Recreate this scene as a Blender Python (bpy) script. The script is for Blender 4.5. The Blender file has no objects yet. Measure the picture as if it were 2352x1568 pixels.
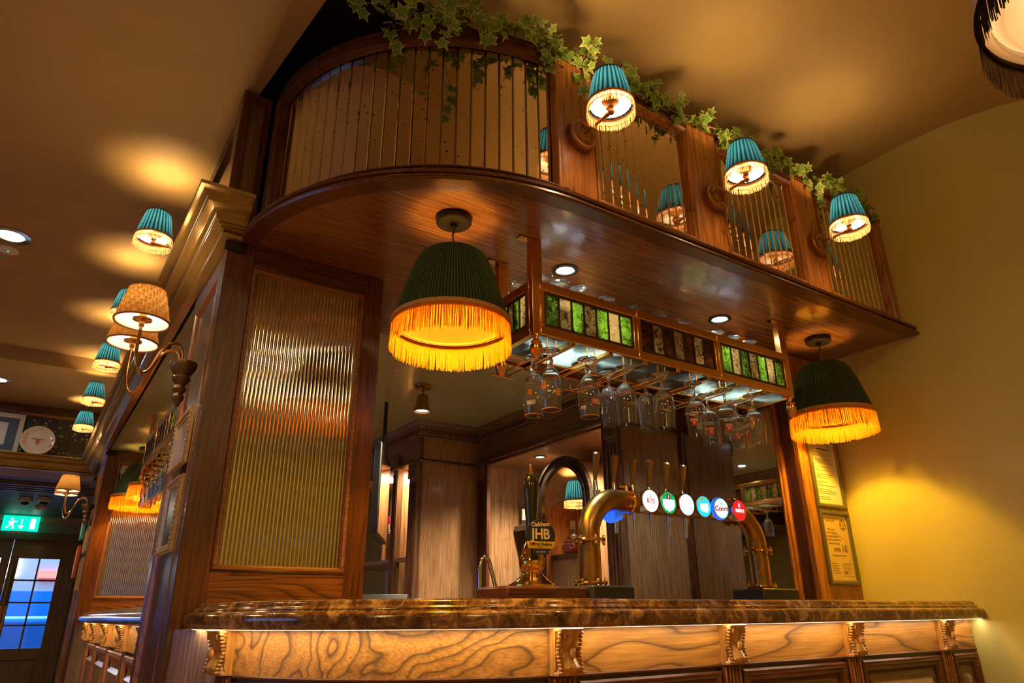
import bpy, bmesh, math, random
from math import sin, cos, pi, radians, sqrt, atan2
from mathutils import Vector, Matrix, Euler
random.seed(7)
C = bpy.context.scene
col = C.collection
H = 1.10            # camera height; most heights below are written as H + offset

# ---------------------------------------------------------------- camera
cd = bpy.data.cameras.new('camera'); cam = bpy.data.objects.new('camera', cd); col.objects.link(cam)
cd.sensor_width = 36.0; cd.lens = 1595.3 * 36.0 / 2352.0; cd.clip_start = 0.02; cd.clip_end = 100
YW, PT, RL = radians(33.957), radians(21.397), radians(-0.458)
f_ = Vector((sin(YW)*cos(PT), cos(YW)*cos(PT), sin(PT)))
r_ = Vector((cos(YW), -sin(YW), 0)); u_ = r_.cross(f_)
r2 = r_*cos(RL) + u_*sin(RL); u2 = -r_*sin(RL) + u_*cos(RL)
m_ = Matrix((r2, u2, -f_)).transposed().to_4x4(); m_.translation = Vector((0, 0, H))
cam.matrix_world = m_
C.camera = cam

# ---------------------------------------------------------------- world, view, big lights
w = bpy.data.worlds.new('dusk'); C.world = w; w.use_nodes = True
bg = w.node_tree.nodes['Background']; bg.inputs[0].default_value = (0.10, 0.30, 0.85, 1); bg.inputs[1].default_value = 0.9
C.view_settings.view_transform = 'Standard'; C.view_settings.look = 'None'
C.view_settings.exposure = 1.0; C.view_settings.gamma = 1.0; C.view_settings.use_curve_mapping = False
cy = C.cycles
cy.max_bounces = 10; cy.transmission_bounces = 10; cy.transparent_max_bounces = 16; cy.glossy_bounces = 5; cy.diffuse_bounces = 3; cy.adaptive_threshold = 0.02
cy.sample_clamp_indirect = 4.0; cy.caustics_refractive = True; cy.blur_glossy = 0.6; cy.use_denoising = True
WARM = (1.0, 0.56, 0.02); WARM2 = (1.0, 0.62, 0.26); COOL = (0.86, 0.95, 1.0)

def lamp(kind, name, loc, power, color, size=0.03, rot=None, parent=None, spot=None, sy=None, blend=0.6, spread=None):
    l = bpy.data.lights.new(name, kind); l.energy = power; l.color = color
    if kind == 'AREA':
        l.size = size
        if sy: l.shape = 'RECTANGLE'; l.size_y = sy
        if spread: l.spread = spread
    else: l.shadow_soft_size = size
    if spot: l.spot_size = spot; l.spot_blend = blend
    o = bpy.data.objects.new(name, l); col.objects.link(o); o.location = loc
    if rot: o.rotation_euler = rot
    if parent: o.parent = parent
    return o
# added room fill: area lights without fixtures, behind and left of the camera
for k, (x, y, z, p) in enumerate([(-1.3, 0.2, H+1.96, 9), (-1.6, 3.6, H+1.96, 8), (1.9, -1.6, H+2.25, 15), (0.2, -1.6, H+1.96, 14), (-2.6, -0.8, H+1.96, 10), (-1.6, 6.0, H+1.96, 7)]):
    lamp('AREA', 'room_fill', (x, y, z), p*1.0, (1.0, 0.66, 0.28), 0.35)
lamp('AREA', 'dusk_fill', (-4.7, 3.0, H+0.6), 3.5, (0.35, 0.5, 1.0), 1.6, (0, radians(-90), 0), sy=2.6)  # added cool fill at the unseen left window, tints edges blue

# ---------------------------------------------------------------- materials
MATS = {}
def nodes(name):
    m = bpy.data.materials.new(name); m.use_nodes = True; nt = m.node_tree
    MATS[name] = m
    return m, nt, nt.nodes['Principled BSDF']
def N(nt, t, **kw):
    n = nt.nodes.new(t)
    for k, v in kw.items():
        if k.startswith('_'): n.inputs[k[1:].replace('_', ' ')].default_value = v
        else: setattr(n, k, v)
    return n
def L(nt, a, b): nt.links.new(a, b)
def ramp(nt, stops):
    r = N(nt, 'ShaderNodeValToRGB'); e = r.color_ramp.elements
    e[0].position, e[0].color = stops[0][0], (*stops[0][1], 1); e[1].position, e[1].color = stops[-1][0], (*stops[-1][1], 1)
    for p, c in stops[1:-1]:
        k = e.new(p); k.color = (*c, 1)
    return r
def plain(name, c, rough=0.5, metal=0.0, emit=None, es=0, trans=0, ior=1.45, coat=0, noise=0.0, nscale=6, bump=0.0):
    m, nt, b = nodes(name)
    b.inputs['Base Color'].default_value = (*c, 1); b.inputs['Roughness'].default_value = rough; b.inputs['Metallic'].default_value = metal
    if emit: b.inputs['Emission Color'].default_value = (*emit, 1); b.inputs['Emission Strength'].default_value = es
    b.inputs['Transmission Weight'].default_value = trans; b.inputs['IOR'].default_value = ior; b.inputs['Coat Weight'].default_value = coat
    tc = None
    if noise or bump:
        tc = N(nt, 'ShaderNodeTexCoord'); nz = N(nt, 'ShaderNodeTexNoise', _Scale=nscale, _Detail=5.0); L(nt, tc.outputs['Object'], nz.inputs['Vector'])
        if noise:
            r = ramp(nt, [(0.3, tuple(x*(1-noise) for x in c)), (0.7, tuple(min(1, x*(1+noise)) for x in c))]); L(nt, nz.outputs[0], r.inputs[0]); L(nt, r.outputs[0], b.inputs['Base Color'])
        if bump:
            bp = N(nt, 'ShaderNodeBump', _Strength=bump, _Distance=0.01); L(nt, nz.outputs[0], bp.inputs['Height']); L(nt, bp.outputs[0], b.inputs['Normal'])
    return m
def wood(name, dark, mid, light, axis='Z', scale=1.0, rough=0.35, rings=0.5, coat=0.25, seed=0.0, nr=16.0):
    m, nt, b = nodes(name)
    tc = N(nt, 'ShaderNodeTexCoord'); mp = N(nt, 'ShaderNodeMapping')
    s = {'X': (0.16, 1, 1), 'Y': (1, 0.16, 1), 'Z': (1, 1, 0.16)}[axis]
    mp.inputs['Scale'].default_value = tuple(v*scale for v in s); mp.inputs['Location'].default_value = (seed, seed*1.7, seed*0.6)
    L(nt, tc.outputs['Object'], mp.inputs['Vector'])
    n1 = N(nt, 'ShaderNodeTexNoise', _Scale=5.0, _Detail=2.5, _Roughness=0.45, _Distortion=0.3); L(nt, mp.outputs[0], n1.inputs['Vector'])
    mu = N(nt, 'ShaderNodeMath', operation='MULTIPLY'); mu.inputs[1].default_value = nr; L(nt, n1.outputs[0], mu.inputs[0])
    fr = N(nt, 'ShaderNodeMath', operation='FRACT'); L(nt, mu.outputs[0], fr.inputs[0])
    r1 = ramp(nt, [(0.0, (1, 1, 1)), (0.13, (0.5,)*3), (0.5, (0.0,)*3), (0.90, (0.2,)*3), (1.0, (1, 1, 1))]); L(nt, fr.outputs[0], r1.inputs[0])
    mp2 = N(nt, 'ShaderNodeMapping'); s2 = {'X': (1.5, 60, 60), 'Y': (60, 1.5, 60), 'Z': (60, 60, 1.5)}[axis]
    mp2.inputs['Scale'].default_value = s2; L(nt, tc.outputs['Object'], mp2.inputs['Vector'])
    n2 = N(nt, 'ShaderNodeTexNoise', _Scale=3.0, _Detail=4.0, _Roughness=0.65); L(nt, mp2.outputs[0], n2.inputs['Vector'])
    cr = ramp(nt, [(0.33, dark), (0.5, mid), (0.7, light)]); L(nt, n2.outputs[0], cr.inputs[0])
    mx = N(nt, 'ShaderNodeMix', data_type='RGBA'); mx.blend_type = 'MIX'
    mm = N(nt, 'ShaderNodeMath', operation='MULTIPLY'); mm.inputs[1].default_value = rings; L(nt, r1.outputs[0], mm.inputs[0])
    L(nt, mm.outputs[0], mx.inputs[0]); L(nt, cr.outputs[0], mx.inputs[6]); mx.inputs[7].default_value = (*[v*0.28 for v in dark], 1)
    n3 = N(nt, 'ShaderNodeTexNoise', _Scale=1.3, _Detail=2.0); L(nt, tc.outputs['Object'], n3.inputs['Vector'])
    r3 = ramp(nt, [(0.35, (0.78,)*3), (0.65, (1.12,)*3)]); L(nt, n3.outputs[0], r3.inputs[0])
    m2 = N(nt, 'ShaderNodeMix', data_type='RGBA'); m2.blend_type = 'MULTIPLY'; m2.inputs[0].default_value = 1.0
    L(nt, mx.outputs[2], m2.inputs[6]); L(nt, r3.outputs[0], m2.inputs[7]); L(nt, m2.outputs[2], b.inputs['Base Color'])
    b.inputs['Roughness'].default_value = rough; b.inputs['Coat Weight'].default_value = coat; b.inputs['Coat Roughness'].default_value = 0.12
    bp = N(nt, 'ShaderNodeBump', _Strength=0.12, _Distance=0.004); L(nt, n2.outputs[0], bp.inputs['Height']); L(nt, bp.outputs[0], b.inputs['Normal'])
    return m
RD = ((0.04, 0.010, 0.003), (0.11, 0.028, 0.007), (0.21, 0.06, 0.014))
OK_ = ((0.22, 0.07, 0.014), (0.45, 0.16, 0.033), (0.64, 0.26, 0.06))
HN = ((0.34, 0.13, 0.02), (0.52, 0.22, 0.035), (0.66, 0.32, 0.06))
BR = ((0.07, 0.032, 0.014), (0.16, 0.078, 0.033), (0.26, 0.135, 0.06))
wood('redwood_z', *RD, 'Z', 1.0); wood('redwood_x', *RD, 'X', 1.0, rings=0.4); wood('redwood_y', *RD, 'Y', 1.0)
wood('oak_z', *OK_, 'Z', 1.2, rings=0.6); wood('oak_x', *OK_, 'X', 1.2, rings=0.6)
wood('honey_x', *HN, 'X', 1.1, rings=0.95, rough=0.5, coat=0.0, nr=13.0); wood('honey_y', *HN, 'Y', 1.5, rings=0.6, rough=0.5, coat=0.0); wood('honey_z', *HN, 'Z', 1.4, rings=0.45)
wood('panel_red_x', (0.09, 0.025, 0.008), (0.21, 0.062, 0.016), (0.34, 0.11, 0.03), 'X', 1.4, rings=0.9)
wood('brown_z', *BR, 'Z', 1.0, rings=0.3); wood('brown_x', *BR, 'X', 1.0, rings=0.3); wood('brown_y', *BR, 'Y', 1.0, rings=0.3)
wood('soffit_wood', (0.12, 0.040, 0.010), (0.23, 0.08, 0.020), (0.34, 0.13, 0.032), 'X', 0.8, rough=0.26, rings=0.18, coat=0.6)
wood('walnut_z', (0.15, 0.072, 0.028), (0.32, 0.165, 0.070), (0.48, 0.27, 0.125), 'Z', 0.9, rings=0.25, rough=0.3, coat=0.4)
wood('grey_oak_z', (0.16, 0.10, 0.05), (0.36, 0.24, 0.13), (0.5, 0.35, 0.2), 'Z', 1.3, rings=0.6)
plain('paint_ceiling', (0.40, 0.265, 0.095), 0.6, noise=0.06, nscale=2.5, bump=0.03)
plain('paint_wall', (0.54, 0.45, 0.14), 0.5, noise=0.05, nscale=3, bump=0.06)
plain('paint_sage', (0.27, 0.28, 0.16), 0.32, noise=0.05, coat=0.3)
plain('paint_cream', (0.62, 0.58, 0.36), 0.5, noise=0.04)
plain('paint_bronze', (0.27, 0.165, 0.04), 0.22, metal=0.35, coat=0.5, noise=0.1, nscale=9)
plain('paint_tan', (0.42, 0.31, 0.2), 0.6); plain('paint_mauve', (0.12, 0.09, 0.09), 0.5); plain('paint_slate', (0.07, 0.10, 0.13), 0.5)
plain('paint_greige', (0.24, 0.21, 0.17), 0.6)
plain('near_black', (0.006, 0.004, 0.003), 0.9)
plain('brass', (0.78, 0.44, 0.12), 0.16, 1.0, noise=0.12, nscale=30); plain('brass_dull', (0.42, 0.23, 0.07), 0.3, 1.0, noise=0.25, nscale=25)
plain('brass_bright', (0.9, 0.55, 0.16), 0.1, 1.0); plain('copper_brass', (0.95, 0.50, 0.14), 0.2, 1.0)
plain('bronze_dark', (0.36, 0.19, 0.08), 0.35, 0.9); plain('chrome', (0.75, 0.75, 0.76), 0.08, 1.0)
plain('black_metal', (0.03, 0.025, 0.02), 0.4, 0.6); plain('black_gloss', (0.012, 0.008, 0.006), 0.12, coat=0.6); plain('black_plastic', (0.035, 0.033, 0.03), 0.4)
plain('lead', (0.10, 0.06, 0.055), 0.35, 0.7)
plain('white_paper', (0.72, 0.66, 0.56), 0.7); plain('gold_paper', (0.72, 0.50, 0.17), 0.35, 0.2); plain('ink', (0.03, 0.028, 0.03), 0.6); plain('ink_soft', (0.22, 0.16, 0.08), 0.6)
plain('frame_gold', (0.62, 0.42, 0.18), 0.4, 0.45, noise=0.25, nscale=40); plain('bracket_brown', (0.15, 0.09, 0.035), 0.3, 0.4, coat=0.3); plain('frame_green', (0.10, 0.085, 0.035), 0.35, coat=0.3)
plain('porcelain', (0.78, 0.68, 0.52), 0.15, coat=0.5); plain('terracotta', (0.55, 0.16, 0.05), 0.5); plain('daisy', (0.85, 0.5, 0.05), 0.5)
plain('white_plastic', (0.75, 0.72, 0.66), 0.35)
plain('cord', (0.05, 0.03, 0.015), 0.7); plain('rust_trim', (0.36, 0.12, 0.02), 0.6); plain('gold_trim', (0.5, 0.22, 0.04), 0.6); plain('teal_trim', (0.06, 0.07, 0.08), 0.6)
plain('bulb', (1, 1, 1), 0.3, emit=(1.0, 0.86, 0.62), es=26); plain('led_cool', (1, 1, 1), 0.3, emit=(0.88, 0.95, 1.0), es=16); plain('led_warm', (1, 1, 1), 0.3, emit=(1.0, 0.83, 0.56), es=17)
plain('glass', (0.97, 0.99, 0.98), 0.0, trans=1.0, ior=1.47)
_nt = MATS['glass'].node_tree; _d = N(_nt, 'ShaderNodeBsdfDiffuse'); _d.inputs[0].default_value = (.9, .95, 1, 1); _mx = N(_nt, 'ShaderNodeMixShader'); _mx.inputs[0].default_value = 0.02
L(_nt, _nt.nodes['Principled BSDF'].outputs[0], _mx.inputs[1]); L(_nt, _d.outputs[0], _mx.inputs[2]); L(_nt, _mx.outputs[0], _nt.nodes['Material Output'].inputs[0])
plain('glass_green_edge', (0.55, 0.85, 0.66), 0.02, trans=1.0, ior=1.1)
plain('whisky', (0.75, 0.25, 0.04), 0.02, trans=1.0, ior=1.36); plain('amber_liquid', (0.9, 0.55, 0.08), 0.02, trans=1.0, ior=1.36)
plain('cognac', (0.72, 0.16, 0.02), 0.02, trans=1.0, ior=1.36); plain('bottle_green', (0.06, 0.14, 0.03), 0.05, trans=0.7)
plain('cork', (0.62, 0.40, 0.18), 0.6); plain('foil_pink', (0.85, 0.05, 0.25), 0.3, 0.2); plain('foil_red', (0.75, 0.06, 0.03), 0.3, 0.2); plain('label_cream', (0.75, 0.66, 0.48), 0.6)
plain('stem_brown', (0.42, 0.20, 0.07), 0.6); plain('red_print', (0.8, 0.03, 0.02), 0.4); plain('white_print', (0.8, 0.78, 0.74), 0.5); plain('orange_print', (0.85, 0.33, 0.03), 0.4)
plain('navy', (0.012, 0.022, 0.06), 0.25, coat=0.5); plain('yellow_print', (0.85, 0.55, 0.02), 0.35); plain('peach_print', (0.85, 0.62, 0.42), 0.4)
plain('street_wall', (0.25, 0.2, 0.18), 0.8); plain('blue_car', (0.01, 0.16, 0.6), 0.2, coat=0.6); plain('floor_tile', (0.38, 0.22, 0.10), 0.3, noise=0.3, nscale=4)
plain('teal_book', (0.02, 0.36, 0.38), 0.5); plain('red_book', (0.6, 0.07, 0.01), 0.5)
plain('shop_glow', (1, 1, 1), 0.5, emit=(1.0, 0.9, 0.75), es=4.0); plain('shop_red', (1, 0, 0), 0.5, emit=(1.0, 0.1, 0.08), es=2.5)
plain('sign_green', (0, 0.3, 0.2), 0.5, emit=(0.0, 0.62, 0.36), es=1.0); plain('sign_white', (1, 1, 1), 0.5, emit=(0.75, 1.0, 0.9), es=1.4)
for nm, c, s in (('lens_white', (0.93, 0.93, 1.0), 0.9), ('lens_green', (0.0, 0.42, 0.16), 0.75), ('lens_aqua', (0.02, 0.62, 0.85), 0.9), ('lens_blue', (0.02, 0.12, 1.0), 1.1), ('lens_red', (0.75, 0.01, 0.02), 0.8), ('lens_ice', (0.35, 0.75, 0.95), 0.9), ('lens_olive', (0.35, 0.5, 0.2), 0.6)):
    plain(nm, c, 0.3, emit=c, es=s*.6)
def marble():
    m, nt, b = nodes('marble')
    tc = N(nt, 'ShaderNodeTexCoord'); n1 = N(nt, 'ShaderNodeTexNoise', _Scale=14.0, _Detail=9.0, _Roughness=0.72, _Distortion=1.2); L(nt, tc.outputs['Object'], n1.inputs['Vector'])
    r = ramp(nt, [(0.34, (0.035, 0.014, 0.006)), (0.46, (0.10, 0.042, 0.016)), (0.54, (0.22, 0.10, 0.038)), (0.62, (0.48, 0.27, 0.12))]); L(nt, n1.outputs[0], r.inputs[0])
    v = N(nt, 'ShaderNodeTexNoise', _Scale=5.0, _Detail=6.0, _Roughness=0.55, _Distortion=2.5); L(nt, tc.outputs['Object'], v.inputs['Vector'])
    s = N(nt, 'ShaderNodeMath', operation='SUBTRACT'); s.inputs[1].default_value = 0.5; L(nt, v.outputs[0], s.inputs[0])
    a = N(nt, 'ShaderNodeMath', operation='ABSOLUTE'); L(nt, s.outputs[0], a.inputs[0])
    r2_ = ramp(nt, [(0.0, (.6, .6, .6)), (0.008, (0.0,)*3)]); L(nt, a.outputs[0], r2_.inputs[0])
    mx = N(nt, 'ShaderNodeMix', data_type='RGBA'); L(nt, r2_.outputs[0], mx.inputs[0]); L(nt, r.outputs[0], mx.inputs[6]); mx.inputs[7].default_value = (0.5, 0.30, 0.15, 1)
    L(nt, mx.outputs[2], b.inputs['Base Color']); b.inputs['Roughness'].default_value = 0.13; b.inputs['Coat Weight'].default_value = 0.6; b.inputs['Coat Roughness'].default_value = 0.05
marble()
def antique(name, c, rough=0.05, spots=0.09):
    m, nt, b = nodes(name)
    tc = N(nt, 'ShaderNodeTexCoord'); geo = N(nt, 'ShaderNodeNewGeometry')
    v = N(nt, 'ShaderNodeTexVoronoi', _Scale=34.0); L(nt, geo.outputs['Position'], v.inputs['Vector'])
    n = N(nt, 'ShaderNodeTexNoise', _Scale=7.0, _Detail=3.0); L(nt, geo.outputs['Position'], n.inputs['Vector'])
    mu = N(nt, 'ShaderNodeMath', operation='MULTIPLY'); L(nt, n.outputs[0], mu.inputs[0]); mu.inputs[1].default_value = spots*2.2
    lt = N(nt, 'ShaderNodeMath', operation='LESS_THAN'); L(nt, v.outputs[0], lt.inputs[0]); L(nt, mu.outputs[0], lt.inputs[1])
    mx = N(nt, 'ShaderNodeMix', data_type='RGBA'); L(nt, lt.outputs[0], mx.inputs[0]); mx.inputs[6].default_value = (*c, 1); mx.inputs[7].default_value = (0.01, 0.006, 0.003, 1)
    L(nt, mx.outputs[2], b.inputs['Base Color']); b.inputs['Metallic'].default_value = 1.0; b.inputs['Roughness'].default_value = rough
antique('antique_mirror', (0.70, 0.63, 0.50)); antique('reeded_mirror', (0.66, 0.58, 0.44), 0.07, 0.05); antique('bar_mirror', (0.6, 0.56, 0.5), 0.02, 0.05)
def pane(name, c, tr, bump):
    m, nt, b = nodes(name)
    out = nt.nodes['Material Output']
    tc = N(nt, 'ShaderNodeTexCoord'); n = N(nt, 'ShaderNodeTexNoise', _Scale=45.0, _Detail=3.0, _Distortion=0.8); L(nt, tc.outputs['Object'], n.inputs['Vector'])
    bp = N(nt, 'ShaderNodeBump', _Strength=bump, _Distance=0.01); L(nt, n.outputs[0], bp.inputs['Height']); L(nt, bp.outputs[0], b.inputs['Normal'])
    b.inputs['Roughness'].default_value = 0.06; b.inputs['Transmission Weight'].default_value = 0.85; b.inputs['IOR'].default_value = 1.25
    geo = N(nt, 'ShaderNodeNewGeometry'); n2 = N(nt, 'ShaderNodeTexNoise', _Scale=55.0, _Detail=4.0, _Roughness=0.7, _Distortion=1.0); L(nt, geo.outputs['Position'], n2.inputs['Vector'])
    rc = ramp(nt, [(0.36, tuple(v*.12 for v in c)), (0.5, c), (0.66, tuple(min(1, v*1.5+.08) for v in c))]); L(nt, n2.outputs[0], rc.inputs[0]); L(nt, rc.outputs[0], b.inputs['Base Color'])
    t = N(nt, 'ShaderNodeBsdfTranslucent'); L(nt, rc.outputs[0], t.inputs[0]); mx = N(nt, 'ShaderNodeMixShader'); mx.inputs[0].default_value = tr
    L(nt, b.outputs[0], mx.inputs[1]); L(nt, t.outputs[0], mx.inputs[2]); L(nt, mx.outputs[0], out.inputs[0])
pane('pane_green', (0.25, 0.38, 0.045), 0.3, 0.9); pane('pane_clear', (0.72, 0.50, 0.20), 0.3, 0.8); pane('pane_amber', (0.16, 0.045, 0.01), 0.2, 0.4)
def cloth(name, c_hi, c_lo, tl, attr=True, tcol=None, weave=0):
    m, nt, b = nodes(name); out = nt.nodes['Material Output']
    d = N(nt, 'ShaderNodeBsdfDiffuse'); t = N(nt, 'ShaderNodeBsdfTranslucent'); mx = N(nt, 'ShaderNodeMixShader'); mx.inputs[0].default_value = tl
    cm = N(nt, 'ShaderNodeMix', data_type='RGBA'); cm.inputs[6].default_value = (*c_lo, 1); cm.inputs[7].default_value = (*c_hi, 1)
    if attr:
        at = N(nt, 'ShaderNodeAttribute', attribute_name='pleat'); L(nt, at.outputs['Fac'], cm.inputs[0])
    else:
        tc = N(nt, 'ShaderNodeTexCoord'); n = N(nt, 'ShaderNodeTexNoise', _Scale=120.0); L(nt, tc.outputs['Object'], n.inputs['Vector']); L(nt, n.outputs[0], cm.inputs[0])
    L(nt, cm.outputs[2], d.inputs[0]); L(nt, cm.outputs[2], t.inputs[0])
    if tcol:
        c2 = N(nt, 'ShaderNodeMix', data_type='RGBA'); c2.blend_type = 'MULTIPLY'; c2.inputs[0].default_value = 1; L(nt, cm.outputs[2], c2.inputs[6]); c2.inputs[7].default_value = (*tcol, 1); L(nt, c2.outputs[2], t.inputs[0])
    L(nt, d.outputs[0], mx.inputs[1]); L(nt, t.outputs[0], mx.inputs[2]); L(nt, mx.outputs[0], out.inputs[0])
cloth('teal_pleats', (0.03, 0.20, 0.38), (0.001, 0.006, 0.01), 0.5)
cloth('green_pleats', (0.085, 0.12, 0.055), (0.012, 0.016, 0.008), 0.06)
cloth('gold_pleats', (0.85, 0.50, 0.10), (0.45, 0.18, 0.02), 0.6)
cloth('wicker', (1.0, 0.78, 0.36), (0.85, 0.50, 0.12), 0.75)
cloth('wicker_band', (1.0, 0.62, 0.16), (0.9, 0.46, 0.10), 0.75, attr=False)
cloth('lining_white', (0.95, 0.90, 0.86), (0.95, 0.90, 0.86), 0.4, attr=False)
cloth('lining_gold', (0.42, 0.21, 0.03), (0.42, 0.21, 0.03), 0.2, attr=False)
cloth('fringe_gold', (0.78, 0.31, 0.035), (0.45, 0.13, 0.01), 0.45, attr=False)
cloth('fringe_pale', (1.0, 0.74, 0.46), (0.95, 0.45, 0.12), 0.5, attr=False)
cloth('fringe_black', (0.05, 0.03, 0.015), (0.02, 0.012, 0.008), 0.05, attr=False)
cloth('leaf', (0.72, 0.74, 0.22), (0.13, 0.24, 0.045), 0.3)
wood('black_wood', (0.012, 0.008, 0.005), (0.03, 0.02, 0.012), (0.06, 0.04, 0.022), 'Y', rough=0.25, rings=0.2, coat=0.6)
wood('shelf_back_wood', (0.25, 0.12, 0.04), (0.45, 0.24, 0.09), (0.6, 0.36, 0.15), 'Z', 1.2)
def floral():
    m, nt, b = nodes('floral'); tc = N(nt, 'ShaderNodeTexCoord'); v = N(nt, 'ShaderNodeTexVoronoi', _Scale=24.0); L(nt, tc.outputs['Object'], v.inputs['Vector'])
    r = ramp(nt, [(0.18, (0.45, 0.26, 0.10)), (0.26, (0.10, 0.14, 0.11)), (0.42, (0.02, 0.018, 0.016))]); L(nt, v.outputs['Distance'], r.inputs[0]); L(nt, r.outputs[0], b.inputs['Base Color'])
floral()
plain('shade_opaque', (0.6, 0.5, 0.38), 0.7)
wood('bead_wood', (0.08, 0.022, 0.006), (0.2, 0.06, 0.014), (0.32, 0.11, 0.026), 'X', rings=0.2)
# ---------------------------------------------------------------- builders
class MB:
    def __init__(s): s.v = []; s.f = []; s.c = None
    def add(s, vs, fs):
        o = len(s.v); s.v += [tuple(v) for v in vs]; s.f += [tuple(i+o for i in f) for f in fs]; return s
    def box(s, x0, x1, y0, y1, z0, z1):
        vs = [(x, y, z) for z in (z0, z1) for y in (y0, y1) for x in (x0, x1)]
        return s.add(vs, [(0, 2, 3, 1), (4, 5, 7, 6), (0, 1, 5, 4), (2, 6, 7, 3), (0, 4, 6, 2), (1, 3, 7, 5)])
    def prism(s, poly, z0, z1):
        n = len(poly); vs = [(x, y, z0) for x, y in poly] + [(x, y, z1) for x, y in poly]
        fs = [tuple(range(n))[::-1], tuple(range(n, 2*n))] + [(i, (i+1) % n, n+(i+1) % n, n+i) for i in range(n)]
        return s.add(vs, fs)
    def lathe(s, prof, seg=24, c=(0, 0, 0), axis='Z', wob=None, close=False):
        vs = []; n = len(prof)
        for i in range(seg):
            a = 2*pi*i/seg
            for r, z in prof:
                if wob: r = r + wob(a, z)
                p = {'Z': (r*cos(a), r*sin(a), z), 'Y': (r*cos(a), z, r*sin(a)), 'X': (z, r*cos(a), r*sin(a))}[axis]
                vs.append((p[0]+c[0], p[1]+c[1], p[2]+c[2]))
        fs = []
        for i in range(seg):
            j = (i+1) % seg
            for k in range(n-1 if not close else n):
                k2 = (k+1) % n; fs.append((i*n+k, j*n+k, j*n+k2, i*n+k2))
        return s.add(vs, fs)
    def tube(s, pts, r, seg=10, caps=True):
        P = [Vector(p) for p in pts]; n = len(P); vs = []; up = Vector((0, 0, 1))
        T = [((P[min(i+1, n-1)]-P[max(i-1, 0)]).normalized()) for i in range(n)]
        a = T[0].cross(up)
        if a.length < 0.1: a = T[0].cross(Vector((1, 0, 0)))
        a.normalize()
        for i in range(n):
            a = (a - T[i]*a.dot(T[i])).normalized(); b = T[i].cross(a)
            rr = r[i] if isinstance(r, (list, tuple)) else r
            for k in range(seg):
                t = 2*pi*k/seg; vs.append(P[i] + a*(rr*cos(t)) + b*(rr*sin(t)))
        fs = [(i*seg+k, i*seg+(k+1) % seg, (i+1)*seg+(k+1) % seg, (i+1)*seg+k) for i in range(n-1) for k in range(seg)]
        if caps: fs += [tuple(range(seg))[::-1], tuple((n-1)*seg+k for k in range(seg))]
        return s.add(vs, fs)
    def ball(s, c, r, seg=10, rings=7):
        rx, ry, rz = r if isinstance(r, tuple) else (r, r, r)
        vs = [(c[0], c[1], c[2]-rz)]
        for i in range(1, rings):
            t = -pi/2 + pi*i/rings
            for k in range(seg):
                a = 2*pi*k/seg; vs.append((c[0]+rx*cos(t)*cos(a), c[1]+ry*cos(t)*sin(a), c[2]+rz*sin(t)))
        vs.append((c[0], c[1], c[2]+rz)); fs = []
        for k in range(seg):
            fs.append((0, 1+(k+1) % seg, 1+k)); fs.append((len(vs)-1, 1+(rings-2)*seg+k, 1+(rings-2)*seg+(k+1) % seg))
            for i in range(rings-2):
                fs.append((1+i*seg+k, 1+i*seg+(k+1) % seg, 1+(i+1)*seg+(k+1) % seg, 1+(i+1)*seg+k))
        return s.add(vs, fs)
    def sweep(s, path, prof, side=1, closed=False, capped=True, closed_path=False):
        """path: plan points; prof: (outward offset, z); side=1 outward is left of travel"""
        n = len(path); P = [Vector((p[0], p[1])) for p in path]; nr = []
        for i in range(n):
            def nm(a, b):
                d = (b-a).normalized(); return Vector((-d.y, d.x))*side
            if closed_path: n0, n1 = nm(P[i-1], P[i]), nm(P[i], P[(i+1) % n])
            else:
                n0 = nm(P[i-1], P[i]) if i > 0 else nm(P[i], P[i+1]); n1 = nm(P[i], P[i+1]) if i < n-1 else n0
            m = (n0+n1).normalized(); m = m/max(0.3, m.dot(n0)); nr.append(m)
        m = len(prof); vs = [(P[i].x+nr[i].x*d, P[i].y+nr[i].y*d, z) for i in range(n) for d, z in prof]
        fs = []
        for i in range(n if closed_path else n-1):
            j = (i+1) % n
            for k in range(m if closed else m-1):
                k2 = (k+1) % m; fs.append((i*m+k, j*m+k, j*m+k2, i*m+k2))
        if capped and not closed_path: fs += [tuple(range(m)), tuple((n-1)*m+k for k in range(m))[::-1]]
        return s.add(vs, fs)
    def frame3(s, corners, prof, nrm):
        """mitred frame around a closed loop of 3D corners; prof (inward, along nrm) closed"""
        n = len(corners); P = [Vector(c) for c in corners]; nrm = Vector(nrm); m = len(prof); vs = []
        for i in range(n):
            a = (P[i]-P[i-1]).normalized(); b = (P[(i+1) % n]-P[i]).normalized()
            ia = nrm.cross(a); ib = nrm.cross(b); t = -(ia+ib).normalized(); t = -t/t.dot(ia)
            for d, h in prof: vs.append(P[i]+t*d+nrm*h)
        fs = [(i*m+k, ((i+1) % n)*m+k, ((i+1) % n)*m+(k+1) % m, i*m+(k+1) % m) for i in range(n) for k in range(m)]
        return s.add(vs, fs)
    def build(s, name, mat, parent=None, smooth=35, off=None, bevel=0, attr=None, kind=None):
        me = bpy.data.meshes.new(name)
        vs = s.v
        if off is not None: vs = [(v[0]-off[0], v[1]-off[1], v[2]-off[2]) for v in vs]
        me.from_pydata(vs, [], s.f)
        bm = bmesh.new(); bm.from_mesh(me); bmesh.ops.recalc_face_normals(bm, faces=bm.faces); bm.to_mesh(me); bm.free()
        if smooth: me.shade_smooth(); me.set_sharp_from_angle(angle=radians(smooth))
        if attr:
            at = me.attributes.new('pleat', 'FLOAT', 'POINT'); at.data.foreach_set('value', attr)
        me.materials.append(MATS[mat])
        o = bpy.data.objects.new(name, me); col.objects.link(o)
        if parent: o.parent = parent
        if bevel:
            b = o.modifiers.new('b', 'BEVEL'); b.width = bevel; b.segments = 2; b.limit_method = 'ANGLE'
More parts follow.
